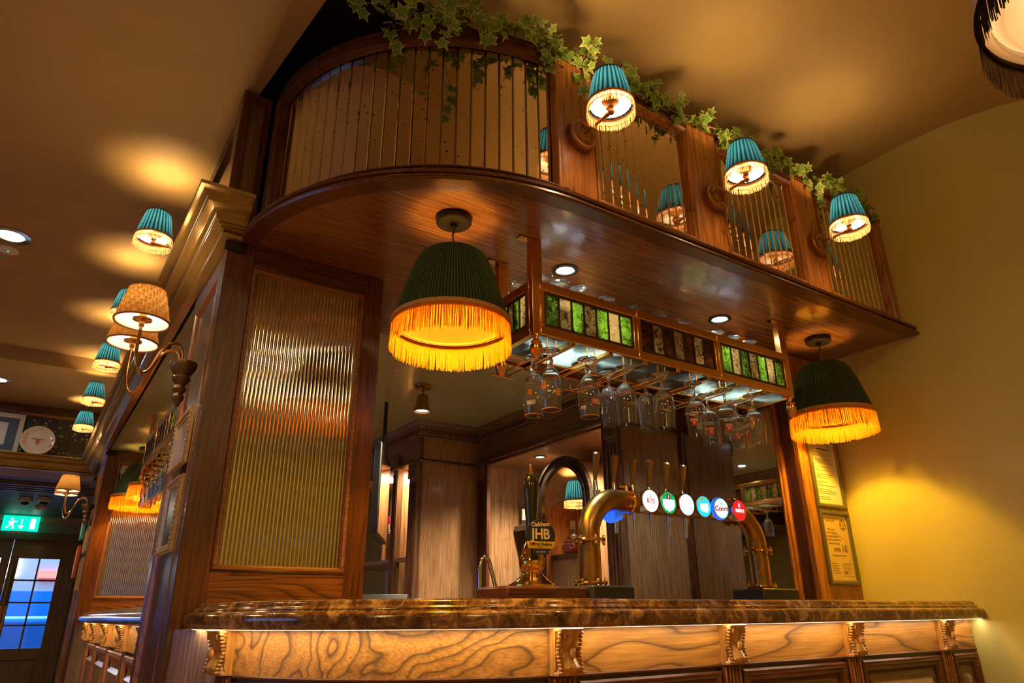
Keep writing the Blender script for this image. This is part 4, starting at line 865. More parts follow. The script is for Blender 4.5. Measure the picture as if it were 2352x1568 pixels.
def glass(kind, loc, lb, group, deco=None, rz=0):
    key = (kind, deco)
    if key in protos: return dup(protos[key], loc, rz, lb, group)
    t = thing('beer_glass', lb, 'glass', loc, rz, group)
    MB().lathe(glass_prof(kind), 32).build('glass_body', 'glass', t, smooth=50)
    zr = -.2175
    if deco and deco.startswith('gold'):
        MB().lathe([(.0340, -.2155), (.0338, -.218), (.0320, -.218), (.0322, -.2155)], 32, close=True).build('rim_band', 'orange_print', t)
        def patch(a0, a1, z0, z1, mat, nm, r=.0410, n=6):
            m = MB(); vs = [(r*sin(a0+(a1-a0)*i/n), -r*cos(a0+(a1-a0)*i/n), z) for z in (z0, z1) for i in range(n+1)]
            m.add(vs, [(i, i+1, n+2+i, n+1+i) for i in range(n)]).build(nm, mat, t)
        if deco == 'gold1':
            patch(-.55, -.15, -.150, -.130, 'orange_print', 'emblem'); patch(-.7, .1, -.185, -.170, 'white_print', 'printed_label', .0392); patch(.2, .9, -.165, -.157, 'white_print', 'printed_label')
        if deco == 'gold2':
            patch(-.9, -.35, -.150, -.128, 'orange_print', 'emblem'); patch(-.25, .05, -.164, -.158, 'white_print', 'printed_label'); patch(.2, .45, -.166, -.158, 'white_print', 'printed_label'); patch(.5, .9, -.175, -.150, 'orange_print', 'emblem')
        if deco == 'gold3':
            patch(.2, 1.05, -.180, -.158, 'red_print', 'printed_label', .0406); patch(-.9, -.3, -.195, -.183, 'white_print', 'printed_label', .0385)
            text('STELLA', .0105, (.0415*sin(.62), -.0415*cos(.62), -.173), (pi/2, pi, .62), 'white_print', t, bold=.0003); text('BIRRA', .009, (.0415*sin(.62), -.0415*cos(.62), -.164), (pi/2, pi, .62), 'white_print', t, bold=.0003)
    if deco and deco.startswith('red'):
        def patch(a0, a1, z0, z1, mat, nm, r=.0402, n=6):
            m = MB(); vs = [(r*sin(a0+(a1-a0)*i/n), -r*cos(a0+(a1-a0)*i/n), z) for z in (z0, z1) for i in range(n+1)]
            m.add(vs, [(i, i+1, n+2+i, n+1+i) for i in range(n)]).build(nm, mat, t)
        patch(-.32, .32, -.182, -.152, 'red_print', 'printed_label', .0394)
        text('MADRI', .0098, (0, -.0402, -.160), (pi/2-.03, pi, 0), 'white_print', t, bold=.0003)
        MB().ball((0, -.0400, -.171), (.0035, .0006, .005), 8, 6).build('emblem', 'white_print', t)
        patch(-.45, .45, -.141, -.1385, 'white_print', 'printed_band', .0408); patch(pi-.3, pi+.3, -.182, -.155, 'white_print', 'label_back', .0392)
        text('EL ALMA DE MADRID', .0072, (0, -.0416, -.133), (pi/2, pi, 0), 'white_print', t)
    protos[key] = t
    return t
GZ = H+.858
fr_az = lambda x, y: -atan2(x, y)      # turn the printed side towards the room
spec = [('tulip', 1.375, 1.905, 'gold1', 'hanging beer glass nearest the left rack end with small gold emblem'), ('tulip', 1.380, 1.815, 'gold2', 'second hanging glass, gold emblem and gold rim'),
        ('tulip', 1.550, 1.815, 'gold3', 'third hanging glass with a red printed badge'), ('goblet', 1.720, 1.895, None, 'plain short glass behind the tall one on the third rail'),
        ('stem', 1.726, 1.812, None, 'plain tall glass in front on the third rail'), ('goblet', 1.895, 1.875, None, 'plain short glass hanging behind on the fourth rail'), ('stem', 1.897, 1.790, None, 'plain tall glass hanging in front on the fourth rail'),
        ('stem', 2.090, 1.805, 'red', 'red labelled beer glass hanging furthest left of the red labelled ones'), ('stem', 2.255, 1.880, 'red', 'second red labelled beer glass, lower and behind'),
        ('stem', 2.268, 1.800, 'red', 'red labelled beer glass in the middle of the red labelled five'), ('stem', 2.437, 1.880, 'red', 'fourth red labelled beer glass, hanging lowest'), ('stem', 2.430, 1.788, 'redx', 'last hanging glass at right end with its red label turned aside')]
for k, x, y, d_, lb in spec:
    a = fr_az(x, y)
    if d_ in ('red',): a += {2.090: -.25, 2.255: .05, 2.268: .12, 2.437: .0}[x]
    if d_ == 'redx': d_, a = 'red', a-1.1
    if d_ is None: a = 0
    glass(k, (x, y, GZ), lb, 'glasses hanging from the brass rack', d_, a)
ORD = 'first second third fourth fifth sixth seventh eighth ninth tenth eleventh twelfth thirteenth fourteenth fifteenth sixteenth'.split()
for i, (x, y) in enumerate([(1.335, 1.93), (1.375, 1.835), (1.455, 1.84), (1.465, 1.955), (1.55, 1.84), (1.64, 1.96), (1.70, 1.86), (1.78, 1.955), (1.84, 1.86), (1.98, 1.86), (2.12, 1.86), (2.21, 1.95), (2.34, 1.86), (2.45, 1.86), (2.56, 1.86), (2.62, 1.955)]):
    g_ = glass('stem', (x, y, RZ0+.010+.2185*1.12), f'upturned glass stored in the front rack, {ORD[i]} of the sixteen from the left', 'upturned glasses stored in the front bar rack'); g_.scale = (1, 1, 1.12)
tum = None
for i in range(12):
    x, y = 1.36+.118*i, (1.925 if i % 2 else 1.985)
    if any(abs(x-gx) < .074 and abs(y-gy) < .074 for gx, gy in [(1.335, 1.93), (1.375, 1.835), (1.465, 1.955), (1.64, 1.96), (1.78, 1.955), (2.21, 1.95), (2.62, 1.955)]): continue
    lb = f'clear tumbler standing inside the front rack, {ORD[i]} place from the left'
    if tum is None:
        tum = thing('tumbler', lb, 'glass', (x, y, RZ0+.0105), 0, 'tumblers stored in the front bar rack')
        MB().lathe([(0, 0), (.026, 0), (.028, .004), (.0345, .115), (.0328, .115), (.026, .012), (0, .010)], 24).build('glass_body', 'glass', tum, smooth=50)
    else: dup(tum, (x, y, RZ0+.0105), label=lb)
for i, (y, k) in enumerate([(5.00, 'red'), (4.82, 'red'), (4.64, None), (4.47, None), (4.29, 'red'), (4.11, None)]):
    glass('stem', (.56, y, GZ), ('red labelled ' if k else 'plain ')+'glass hanging from the side bar rack, '+ORD[i]+' from its far end', 'red labelled glasses on the side bar rack' if k else 'plain glasses on the side bar rack', k, .9 if k else 0)
for i in range(6):
    glass('goblet', (.62, 5.0-.17*i, RZ0+.01+.2055), f'upturned glass stored inside the side bar rack, {ORD[i]} from its far end', 'glasses stored in the side bar rack')

# ---------------------------------------------------------------- brass beer font with six lit lenses
fx0, fx1, fy, fz, fr0 = 1.565, 2.445, 1.87, H+.372, .0375
ft = thing('beer_font', 'large brass arched beer font with six lit round tap badges', 'beer tap', (2.0, fy, H+.037)); fo = (2.0, fy, H+.037)
R_ = .13; pts = [(fx0, fy, H+.085), (fx0, fy, fz-R_)]
pts += [(fx0+R_-R_*cos(a), fy, fz-R_+R_*sin(a)) for a in [pi/2*i/12 for i in range(1, 13)]]
pts += [(fx1-R_+R_*sin(a), fy, fz-R_+R_*cos(a)) for a in [pi/2*i/12 for i in range(0, 13)]] + [(fx1, fy, H+.085)]
MB().tube(pts, fr0, 32).build('arch_tube', 'brass_dull', ft, off=fo, smooth=60)
for x in (fx0, fx1):
    wl, wr = (.058, .12) if x == fx0 else (.10, .12)
    MB().prism([(x-wl, fy-.08), (x+wr, fy-.08), (x+wr, fy+.07), (x-wl, fy+.07)], H+.038, H+.083).build('plinth', 'black_plastic', ft, off=fo, bevel=.006)
    for z in (H+.088, H+.225):
        m = MB().lathe([(.030, z), (.055, z), (.057, z+.004), (.055, z+.008), (.030, z+.008)], 36, (x, fy, 0)); 
        for k in range(6):
            a = k*pi/3+.3; m.ball((x+.050*cos(a), fy+.050*sin(a), z+.010), (.006, .006, .011), 8, 6); m.ball((x+.050*cos(a), fy+.050*sin(a), z-.006), (.006, .006, .009), 8, 6)
        m.build('flange', 'brass_bright', ft, off=fo)
for x in (fx0+R_+.04, fx1-R_-.01):
    m = MB().lathe([(.036, x), (.055, x), (.057, x+.004), (.055, x+.010), (.036, x+.010)], 36, (0, fy, fz), 'X')
    for k in range(6):
        a = k*pi/3+.5; m.ball((x-.004, fy+.050*cos(a), fz+.050*sin(a)), (.011, .006, .006), 8, 6)
    m.build('flange', 'brass_bright', ft, off=fo)
hx = [1.662, 1.752, 1.845, 1.93, 2.02, 2.112]
for x in hx:
    o = MB().tube([(x, fy+.062, fz+.030), (x, fy+.066, fz+.075)], [.010, .008], 14).build('tap_valve', 'chrome', ft, off=fo)
    MB().tube([(x, fy+.066, fz+.07), (x, fy+.062, fz+.10), (x, fy+.056, fz+.15), (x, fy+.050, fz+.172), (x, fy+.049, fz+.178)], [.0065, .0085, .0135, .0145, .007], 14).build('tap_handle', 'brass_dull', o, off=fo)
    MB().tube([(x, fy+.02, fz), (x, fy+.07, fz)], .012, 12).build('shank', 'chrome', o, off=fo)
    MB().tube([(x, fy+.058, fz+.04), (x, fy+.060, fz-.03), (x, fy+.063, fz-.055), (x, fy+.066, fz-.105)], [.013, .012, .0095, .0062], 14).build('spout', 'chrome', o, off=fo)
lx = [1.815, 1.905, 2.000, 2.092, 2.190, 2.295]
LY = fy-.052
def lens_disc(o, r, mat, nm, y): return MB().lathe([(0, y), (r, y)], 36, axis='Y').build(nm, mat, o)
RX = (pi/2, 0, 0)
names = ['white lit badge with red and gold crest', 'green and white lit badge', 'plain white lit badge with fine script', 'aqua blue lit badge', 'white lit badge with red script and blue rim', 'red lit badge with white lettering']
for i, x in enumerate(lx):
    rim = ['chrome', 'brass_dull', 'brass_dull', 'brass_dull', 'chrome', 'chrome'][i]
    face = ['lens_white', 'lens_green', 'lens_white', 'lens_aqua', 'lens_white', 'lens_red'][i]
    o = MB().lathe([(.037, .045), (.041, .02), (.0425, .006), (.041, 0), (.037, -.002)], 36, axis='Y').build('badge_housing', rim, ft); o.location = (x-fo[0], LY-fy, fz-fo[2]); o['label'] = names[i]
    lens_disc(o, .0385, face, 'badge_face', -.002)
    if i == 0:
        MB().box(-.017, .017, -.0032, -.0024, -.008, .008).build('crest', 'red_print', o); MB().lathe([(.0225, -.0028), (.0235, -.0028)], 24, (0, 0, 0), 'Y').build('crest_ring', 'gold_trim', o)
        text('STELLA', .009, (0, -.0036, .0028), RX, 'lens_white', o, bold=.0002); text('ARTOIS', .0075, (0, -.0036, -.0045), RX, 'lens_white', o, bold=.0002)
        MB().ball((0, -.003, .015), (.002, .0006, .004), 6, 5).build('horn', 'gold_trim', o)
    if i == 1:
        m = MB(); m.add([(-.030, -.0032, .012), (.030, -.0032, .012), (.030, -.0032, -.010), (.020, -.0032, -.024), (0, -.0032, -.032), (-.020, -.0032, -.024), (-.030, -.0032, -.010)], [tuple(range(7))]).build('shield', 'lens_white', o)
        MB().box(-.009, .009, -.0034, -.0028, .012, .030).build('red_block', 'red_print', o); MB().box(-.0012, .0012, -.0040, -.0034, .015, .027).build('mark', 'lens_white', o)
    if i == 2:
        MB().lathe([(.0335, -.0026), (.0375, -.0026)], 36, axis='Y').build('ice_ring', 'lens_ice', o); text('Amstel', .014, (0, -.0036, .004), (pi/2, 0.1, 0), 'lens_ice', o); MB().box(.008, .024, -.0032, -.0026, -.016, -.009).build('mark', 'lens_ice', o)
    if i == 3:
        m = MB(); m.add([(-.020, -.0032, .010), (.022, -.0032, .012), (.024, -.0032, -.012), (.012, -.0032, -.022), (-.012, -.0032, -.018), (-.022, -.0032, -.008)], [tuple(range(6))]).build('white_field', 'lens_white', o)
        m = MB(); m.add([(-.030, -.003, .020), (-.012, -.003, .034), (.012, -.003, .035), (0, -.003, .024), (-.018, -.003, .022)], [tuple(range(5))]).build('olive_patch', 'lens_olive', o)
    if i == 4:
        text('Coors', .027, (-.001, -.0036, -.001), (pi/2, -.05, 0), 'red_print', o, bold=.0006, sx=1.05); MB().lathe([(.0355, -.0026), (.0385, -.0026)], 36, axis='Y').build('blue_ring', 'lens_aqua', o); MB().lathe([(.0412, .016), (.0428, .012), (.0428, .004), (.0412, .001)], 36, axis='Y').build('glow_ring', 'lens_blue', o)
        m = MB(); m.add([(-.006, -.0032, .014), (.008, -.0032, .014), (.001, -.0032, .024)], [(0, 1, 2)]).build('mountain', 'lens_aqua', o)
    if i == 5:
        text('MADRI', .0165, (0, -.0036, -.002), RX, 'lens_white', o, bold=.0009, sx=.95); text('EXCEPCIONAL', .0062, (0, -.0036, -.015), RX, 'white_print', o, bold=.0002); text('LAGER', .004, (0, -.0036, -.022), RX, 'white_print', o)
        MB().ball((0, -.003, .019), (.005, .0007, .010), 8, 6).build('figure', 'lens_ice', o)
o = MB().lathe([(.037, -.045), (.041, -.02), (.0425, -.006), (.041, 0), (0, .002)], 36, axis='Y').build('rear_badge', 'lens_blue', ft); o.location = (1.715-fo[0], .06, fz-fo[2]-.03); o['label'] = 'blue badge facing the bar staff'
# hand pull
hp = thing('hand_pull', 'dark glossy hand pull on a brass base with round blue ale badge', 'beer pump', (1.35, 1.90, H+.038))
MB().prism([(-.155, -.09), (.155, -.09), (.155, .09), (-.155, .09)], 0, .040).build('wooden_plinth', 'redwood_x', hp, bevel=.008)
MB().lathe([(0, .04), (.078, .04), (.078, .046), (.066, .052), (.052, .060), (.040, .072), (.030, .080), (.030, .086), (.034, .092), (.040, .100), (.042, .112), (.041, .126), (.036, .134), (.034, .142), (.028, .160), (.020, .178), (.017, .186), (0, .186)], 36).build('brass_bell', 'brass_bright', hp)
MB().lathe([(0, .18), (.016, .182), (.0165, .20), (.018, .23), (.021, .28), (.026, .33), (.0275, .355), (.024, .378), (.017, .392), (.010, .398), (0, .399)], 28).build('handle', 'black_gloss', hp)
MB().lathe([(0, .396), (.010, .397), (.011, .402), (.006, .407), (.008, .412), (.009, .417), (.005, .421), (.0065, .426), (.005, .431), (0, .433)], 18).build('finial', 'brass_bright', hp)

cl = MB().lathe([(0, -.004), (.057, -.004), (.059, 0), (.057, .004), (0, .004)], 48, axis='Y').build('pump_clip', 'navy', hp); cl.location = (-.020, -.075, .188); cl.scale = (.88, .88, .88); cl.rotation_euler = (0, 0, -.22)
MB().tube([(.0, -.004, -.02), (-.02, .06, -.02)], .005, 8).build('clip_bracket', 'black_metal', cl)
MB().add([(-.0555, -.0052, -.018), (.0555, -.0052, -.018), (.047, -.0052, -.042), (-.047, -.0052, -.042)], [(0, 1, 2, 3)]).build('yellow_band', 'yellow_print', cl)
MB().box(-.030, .030, -.006, .004, -.062, -.044).build('clip_foot', 'navy', cl, bevel=.002)
text('JHB', .050, (0, -.0058, .006), RX, 'peach_print', cl, bold=.0013, sx=.9); text('Oakham', .021, (0, -.0056, .041), (pi/2, -.06, 0), 'peach_print', cl, bold=.0005); text('Jeffrey Hudson', .0145, (0, -.0058, -.027), RX, 'ink', cl, bold=.0004); text('Bitter', .006, (0, -.0058, -.037), RX, 'ink', cl)
text('ALC 3.8% VOL', .006, (0, -.0066, -.054), RX, 'peach_print', cl)
# chrome rail tap behind the pump
sp = thing('sink_tap', 'curved chrome swan neck tap behind the hand pull', 'tap', (1.36, 2.24, H-.15))
MB().tube([(0, 0, 0), (0, 0, .30), (.006, 0, .332), (.022, .0, .346), (.040, .0, .332), (.05, 0, .30), (.085, -.0, .19)], .0075, 12).build('spout', 'chrome', sp); MB().lathe([(0, 0), (.02, 0), (.02, .04), (.01, .05), (0, .05)], 16).build('base', 'chrome', sp)
# ---------------------------------------------------------------- back bar on the right hand wall
bb = thing('back_bar', 'dark panelled back bar with fluted pilasters and lit shelf bays', 'back bar', (2.6, 3.5, 0)); bo2 = (2.6, 3.5, 0)
def BB(mb, nm, mat, **k): return mb.build(nm, mat, bb, off=bo2, **k)
CT = H+.985
# return panels facing the room
BB(MB().box(2.15, 2.60, 4.30, 4.33, 0, H+1.16), 'return_panel', 'walnut_z'); BB(MB().box(2.615, 3.07, 2.80, 2.83, 0, H+1.16), 'return_panel', 'walnut_z')
# frieze boards under the cornice
BB(MB().box(2.13, 2.16, 4.31, 8.3, CT+.01, H+1.18), 'frieze_board', 'brown_y'); BB(MB().box(2.60, 2.63, 2.81, 4.33, H+1.02, H+1.18), 'frieze_board', 'brown_y')
BB(MB().box(3.07, 3.10, 2.15, 2.82, H+1.0, H+1.18), 'frieze_board', 'brown_y')
def pil(x, y0, y1, z1):
    o = BB(MB().box(x-.015, x+.03, y0, y1, 0, z1-.11), 'pilaster', 'brown_z'); n = max(3, int((y1-y0)/.022))
    m = MB()
    for k in range(n): yy = y0+(k+.5)*(y1-y0)/n; m.box(x-.022, x-.015, yy-.005, yy+.005, H+.02, z1-.14)
    m.build('fluting', 'redwood_z', o, off=bo2)
    BB(MB().box(x-.028, x+.03, y0-.005, y1+.005, z1-.11, z1), 'capital', 'brown_z', bevel=.004)
    m = MB()
    for k in range(4):
        for j in range(5): m.ball((x-.030, y0+(k+.5)*(y1-y0)/4, z1-.10+j*.02), (.008, .010, .009), 6, 5)
    m.build('carving', 'brown_z', o, off=bo2)
pil(2.60, 2.82, 2.905, H+1.02); pil(2.60, 4.20, 4.29, H+1.02); pil(2.13, 4.32, 4.43, CT)
# mouldings round the bay opening
for y in (2.915, 2.93, 4.17, 4.185): BB(MB().box(2.585, 2.61, y, y+.009, 0, H+1.03), 'reeding', 'redwood_z', bevel=.003)
BB(MB().box(2.58, 2.61, 2.90, 4.2, H+1.015, H+1.032), 'head_moulding', 'redwood_y', bevel=.004)
# bay interior: end walls, back, ceiling
BB(MB().box(2.62, 3.24, 4.42, 4.44, H-.1, H+1.03), 'bay_end', 'walnut_z'); BB(MB().box(2.62, 3.24, 2.84, 2.86, H-.1, H+1.03), 'bay_end', 'walnut_z')
BB(MB().box(3.22, 3.24, 2.86, 4.42, H-.1, H+1.03), 'bay_back', 'walnut_z'); BB(MB().box(2.61, 3.24, 2.86, 4.42, H+1.03, H+1.05), 'bay_ceiling', 'walnut_z')
BB(MB().box(2.40, 3.24, 2.86, 4.42, H-.17, H-.14), 'worktop', 'black_plastic')
# arched niche projecting from the back of the bay
AY, AR, AX, AZ = 3.70, .295, 2.90, H+.690
def archprof(r0, r1, x0, x1, nm, mat):
    m = MB(); n = 24; pts0 = [(AY-r0, H-.1)]+[(AY-r0*cos(a), AZ+r0*sin(a)) for a in [pi*i/n for i in range(n+1)]]+[(AY+r0, H-.1)]
    pts1 = [(AY-r1, H-.1)]+[(AY-r1*cos(a), AZ+r1*sin(a)) for a in [pi*i/n for i in range(n+1)]]+[(AY+r1, H-.1)]
    vs = []
    for (y0, z0), (y1, z1) in zip(pts0, pts1): vs += [(x0, y0, z0), (x0, y1, z1), (x1, y1, z1), (x1, y0, z0)]
    fs = [(4*i+k, 4*i+4+k, 4*i+4+(k+1) % 4, 4*i+(k+1) % 4) for i in range(len(pts0)-1) for k in range(4)] + [(0, 1, 2, 3), tuple(4*(len(pts0)-1)+k for k in range(4))]
    m.add(vs, fs); return BB(m, nm, mat, smooth=40)
archprof(.225, AR, AX, 3.22, 'arch_barrel', 'walnut_z')
for r0, r1, x in ((.285, .300, AX-.028), (.258, .280, AX-.020), (.225, .253, AX-.030)): archprof(r0, r1, x, AX+.004, 'arch_moulding', 'black_wood')
BB(MB().box(3.19, 3.22, AY-.23, AY+.23, H-.1, AZ+.23), 'niche_back', 'oak_z')
for y in (AY-.226, AY+.222): BB(MB().box(AX+.01, 3.20, y, y+.004, H-.1, AZ), 'niche_side', 'oak_z')
BB(MB().box(AX+.04, 3.19, AY-.22, AY+.22, H+.335, H+.365), 'niche_shelf', 'black_wood', bevel=.004); BB(MB().box(AX+.06, AX+.08, AY-.22, AY+.22, H-.1, H+.335), 'niche_apron', 'walnut_z')
BB(MB().box(2.97, 3.22, 4.02, 4.40, H+.565, H+.605), 'bottle_shelf', 'black_wood', bevel=.006)
BB(MB().box(3.14, 3.22, 2.88, 3.35, H+.40, H+.43), 'bottle_shelf', 'black_wood', bevel=.006)
# far shelf bays
for y0 in (4.43, 4.70):
    y1 = 4.63 if y0 < 4.5 else 5.6
    BB(MB().box(2.15, 2.52, y0-.02, y0, 0, CT), 'divider', 'walnut_z'); BB(MB().box(2.50, 2.52, y0, y1, 0, CT), 'shelf_back', 'shelf_back_wood')
    BB(MB().box(2.13, 2.50, y0, y1, H+.335, H+.365), 'shelf', 'brown_y', bevel=.004); BB(MB().box(2.15, 2.50, y0, y1, CT, CT+.02), 'shelf_head', 'oak_x')
pil(2.13, 4.63, 4.70, CT+.1)
BB(MB().box(2.11, 2.16, 4.40, 8.3, CT, CT+.022), 'head_moulding', 'redwood_y', bevel=.004)
# wall between: mirror on the right wall
mr = thing('bar_mirror', 'speckled antique mirror behind the beer font beside the end column', 'mirror', (3.07, 2.45, H)); mo = (3.07, 2.45, H)
MB().box(3.068, 3.072, 2.15, 2.765, H-.12, H+1.0).build('mirror_glass', 'bar_mirror', mr, off=mo, smooth=0); MB().box(3.074, 3.10, 2.14, 2.80, H-.12, H+1.0).build('backing', 'brown_z', mr, off=mo)
for y in (2.765, 2.780): MB().box(3.05, 3.075, y, y+.013, H-.12, H+1.0).build('frame_bead', 'redwood_z', mr, off=mo, bevel=.004)
MB().box(3.05, 3.075, 2.14, 2.153, H-.12, H+1.0).build('frame_bead', 'oak_z', mr, off=mo, bevel=.004); MB().box(3.05, 3.075, 2.14, 2.80, H+1.0, H+1.02).build('frame_bead', 'redwood_y', mr, off=mo, bevel=.004)
# dentil cornice
dc = thing('dentil_cornice', 'dark wood dentil cornice round the back bar ceiling', 'cornice', (2.6, 3.5, H+1.18)); do = (2.6, 3.5, H+1.18)
DP = [(2.13, 8.2), (2.13, 4.305), (2.605, 4.305), (2.605, 2.805), (3.075, 2.805), (3.075, 2.16)]
pf = [(-.01, H+1.155), (.006, H+1.155), (.010, H+1.163), (.006, H+1.172), (.014, H+1.178), (.014, H+1.184), (.016, H+1.212), (.024, H+1.216), (.034, H+1.224), (.036, H+1.234), (.050, H+1.244), (.062, H+1.256), (.064, H+1.2645), (-.01, H+1.2645)]
MB().sweep(DP, pf, -1, closed=True).build('moulding', 'brown_y', dc, off=do)
MB().sweep(DP, [(-.005, H+.985), (.008, H+.985), (.014, H+.992), (.012, H+1.002), (.004, H+1.008), (-.005, H+1.008)], -1, closed=True).build('lower_moulding', 'redwood_y', dc, off=do)
D0 = None
def dent(x, y, rot):
    global D0
    if D0 is None: D0 = MB().box(-.007, .007, -.013, 0, 0, .022).build('dentil', 'brown_y', dc, smooth=0); o = D0
    else: o = inst(D0, 'dentil', parent=dc)
    o.location = (x-do[0], y-do[1], H+1.187-do[2]); o.rotation_euler = (0, 0, rot)
y = 4.28
for k in range(52): dent(2.115, 4.31+k*.032, -pi/2)
for k in range(14): dent(2.14+k*.032, 4.29, 0)
for k in range(46): dent(2.590, 2.82+k*.032, -pi/2)
for k in range(13): dent(2.63+k*.032, 2.79, 0)
for k in range(19): dent(3.060, 2.18+k*.032, -pi/2)
# lights in the back bar
t = downlight((2.87, 3.92, H+1.028), 'small recessed downlight in the back bar bay ceiling left of the arch', 'bay downlights', .045, trim='black_metal'); lamp('SPOT', 'spot', (0, 0, -.02), 90, (1, .84, .62), .03, parent=t, spot=radians(130), blend=1)
t = downlight((2.87, 3.15, H+1.028), 'recessed downlight in the bay ceiling hidden behind the beer taps', 'bay downlights', .045, trim='black_metal'); lamp('SPOT', 'spot', (0, 0, -.02), 90, (1, .84, .62), .03, parent=t, spot=radians(130), blend=1)
t = thing('ceiling_spotlight', 'small lit spotlight hanging from the green ceiling behind the bar', 'spotlight', (1.757, 3.557, H+1.265))
MB().lathe([(0, 0), (.048, 0), (.046, -.014), (.03, -.022), (0, -.024)], 28).build('mount', 'brass_dull', t); MB().tube([(0, 0, -.02), (0, 0, -.062)], .007, 10).build('stem', 'bronze_dark', t)
MB().lathe([(0, -.058), (.026, -.060), (.034, -.07), (.036, -.12), (.05, -.158), (.052, -.162), (.046, -.162), (.032, -.135)], 28).build('spot_head', 'bronze_dark', t); MB().lathe([(0, -.150), (.038, -.150)], 24).build('lens', 'led_cool', t)
lamp('SPOT', 'spot', (0, 0, -.17), 70, (1, .86, .62), .03, parent=t, spot=radians(125), blend=1)
for x, y, nm in ((2.35, 5.1, 'shelf light strip at the top of the far left shelf bay'), (2.35, 4.53, 'shelf light strip at the top of the narrow shelf bay')):
    t = thing('shelf_light', nm, 'light strip', (x, y, CT-.002)); MB().box(-.1, .1, -.05, .05, -.008, -.001).build('diffuser', 'led_warm', t); lamp('AREA', 'strip', (0, 0, -.015), 6.0, (1, .75, .45), .15, parent=t)
# niche lamp (small blue fringed shade) and decanter
nl = dup(w1, (3.188, 3.72, H+.68), -pi/2, 'small blue fringed lamp inside the arched niche', 'blue lamp in the niche')
def bottle(loc, prof, glassm, liq, zl, cap, capm, lb, group, label=None, s=1.0):
    t = thing('bottle', lb, 'bottle', loc, group=group)
    inner = [(max(0, r-.003), z+.004) for r, z in prof[1:]]
    MB().lathe(prof+[(prof[-1][0]-.003, prof[-1][1])]+inner[::-1]+[(0, .005)], 24).build('bottle_glass', glassm, t, smooth=50)
    lp = [(0, .006)]+[(max(0, r-.0035), z+.006) for r, z in prof[1:] if z < zl]; lp += [(lp[-1][0], zl), (0, zl)]
    if liq: MB().lathe(lp, 24).build('liquid', liq, t, smooth=50)
    zc = prof[-1][1]; rc = prof[-1][0]; MB().lathe([(0, zc+.03), (rc+.002, zc+.03), (rc+.003, zc-.025), (rc+.001, zc-.025)], 18).build('cap', cap, t)
    if label:
        z0, z1, mm = label; r = max(r for r, z in prof if z < z1)+.0008; a = [pi*.65*i/8-pi*.82 for i in range(9)]
        MB().add([(r*cos(q), r*sin(q), z) for z in (z0, z1) for q in [-pi*.5+(j-4)*.3-.5 for j in range(9)]], [(i, i+1, 10+i, 9+i) for i in range(8)]).build('label', mm, t)
    return t
whisky = [(0, 0), (.036, 0), (.037, .006), (.037, .17), (.034, .19), (.016, .215), (.0135, .225), (.0135, .285)]
wine = [(0, 0), (.037, 0), (.037, .20), (.030, .235), (.014, .255), (.014, .31)]
bottle((3.04, 4.34, H+.605), whisky, 'glass', 'whisky', .16, 'black_plastic', None, 'dark capped whisky bottle at the left end of the bay shelf', 'bottles on the bay shelf', (.04, .12, 'label_cream'))
bottle((3.03, 4.22, H+.605), whisky, 'bottle_green', None, 0, 'black_plastic', None, 'green glass whisky bottle with cream label on the bay shelf', 'bottles on the bay shelf', (.03, .11, 'label_cream'))
bottle((3.04, 4.08, H+.605), whisky, 'glass', 'amber_liquid', .12, 'label_cream', None, 'pale bottle with white cap behind the pump handle', 'bottles on the bay shelf', (.03, .1, 'label_cream'))
dec = [(0, 0), (.052, 0), (.072, .012), (.080, .040), (.072, .070), (.050, .100), (.028, .125), (.018, .145), (.016, .150), (.016, .185)]
t = bottle((3.02, 3.77, H+.3655), dec, 'glass', 'cognac', .072, 'cork', None, 'round cognac decanter with cork stopper in the arched niche', 'niche bottle')
text('COURVOISIER', .012, (-.076, -.03, .06), (pi/2, 0, -pi/2-.2+.9), 'white_print', t); text('XO', .016, (-.06, -.055, .035), (pi/2, 0, -.75), 'white_print', t, bold=.0005)
rum = [(0, 0), (.034, 0), (.035, .006), (.035, .185), (.030, .205), (.014, .225), (.014, .29)]
bottle((2.20, 4.95, H+.366), rum, 'glass', 'amber_liquid', .19, 'foil_pink', None, 'golden bottle with pink foil cap on the far shelf', 'golden bottles on the far shelf')
bottle((2.20, 4.81, H+.366), rum, 'glass', 'amber_liquid', .19, 'foil_red', None, 'golden bottle with red foil cap on the far shelf', 'golden bottles on the far shelf')
bottle((2.24, 4.88, H+.366), rum, 'glass', 'amber_liquid', .19, 'foil_pink', None, 'golden bottle between the two front ones on the far shelf', 'golden bottles on the far shelf')
bottle((2.30, 4.55, H+.366), wine, 'bottle_green', None, 0, 'foil_red', None, 'dark bottle in the narrow shelf bay', 'bottles in the narrow bay')
# screen edge-on, till
tv = thing('wall_screen', 'black flat screen seen edge-on just right of the ribbed screen', 'screen', (1.70, 3.95, H+.62), radians(61))
MB().box(-.30, .30, -.02, .02, -.21, .31).build('screen_body', 'black_plastic', tv, bevel=.006); MB().box(-.285, .285, -.023, -.02, -.195, .295).build('display', 'black_gloss', tv); MB().tube([(0, 0, .2), (0, 0, .63)], .012, 8).build('mount_pole', 'black_metal', tv)
tl = thing('till', 'black till screen leaning on the bar behind the column', 'till', (1.17, 2.72, H-.12), radians(-30))
MB().add([(-.14, -.05, 0), (.14, -.05, 0), (.14, .12, 0), (-.14, .12, 0), (-.14, -.12, .17), (.14, -.12, .17), (.14, -.08, .195), (-.14, -.08, .195)], [(0, 1, 2, 3), (4, 5, 6, 7), (0, 1, 5, 4), (1, 2, 6, 5), (2, 3, 7, 6), (3, 0, 4, 7)]).build('till_body', 'black_plastic', tl, bevel=.006); MB().box(-.1, .1, -.1, .1, -.03, .0).build('stand', 'black_metal', tl)
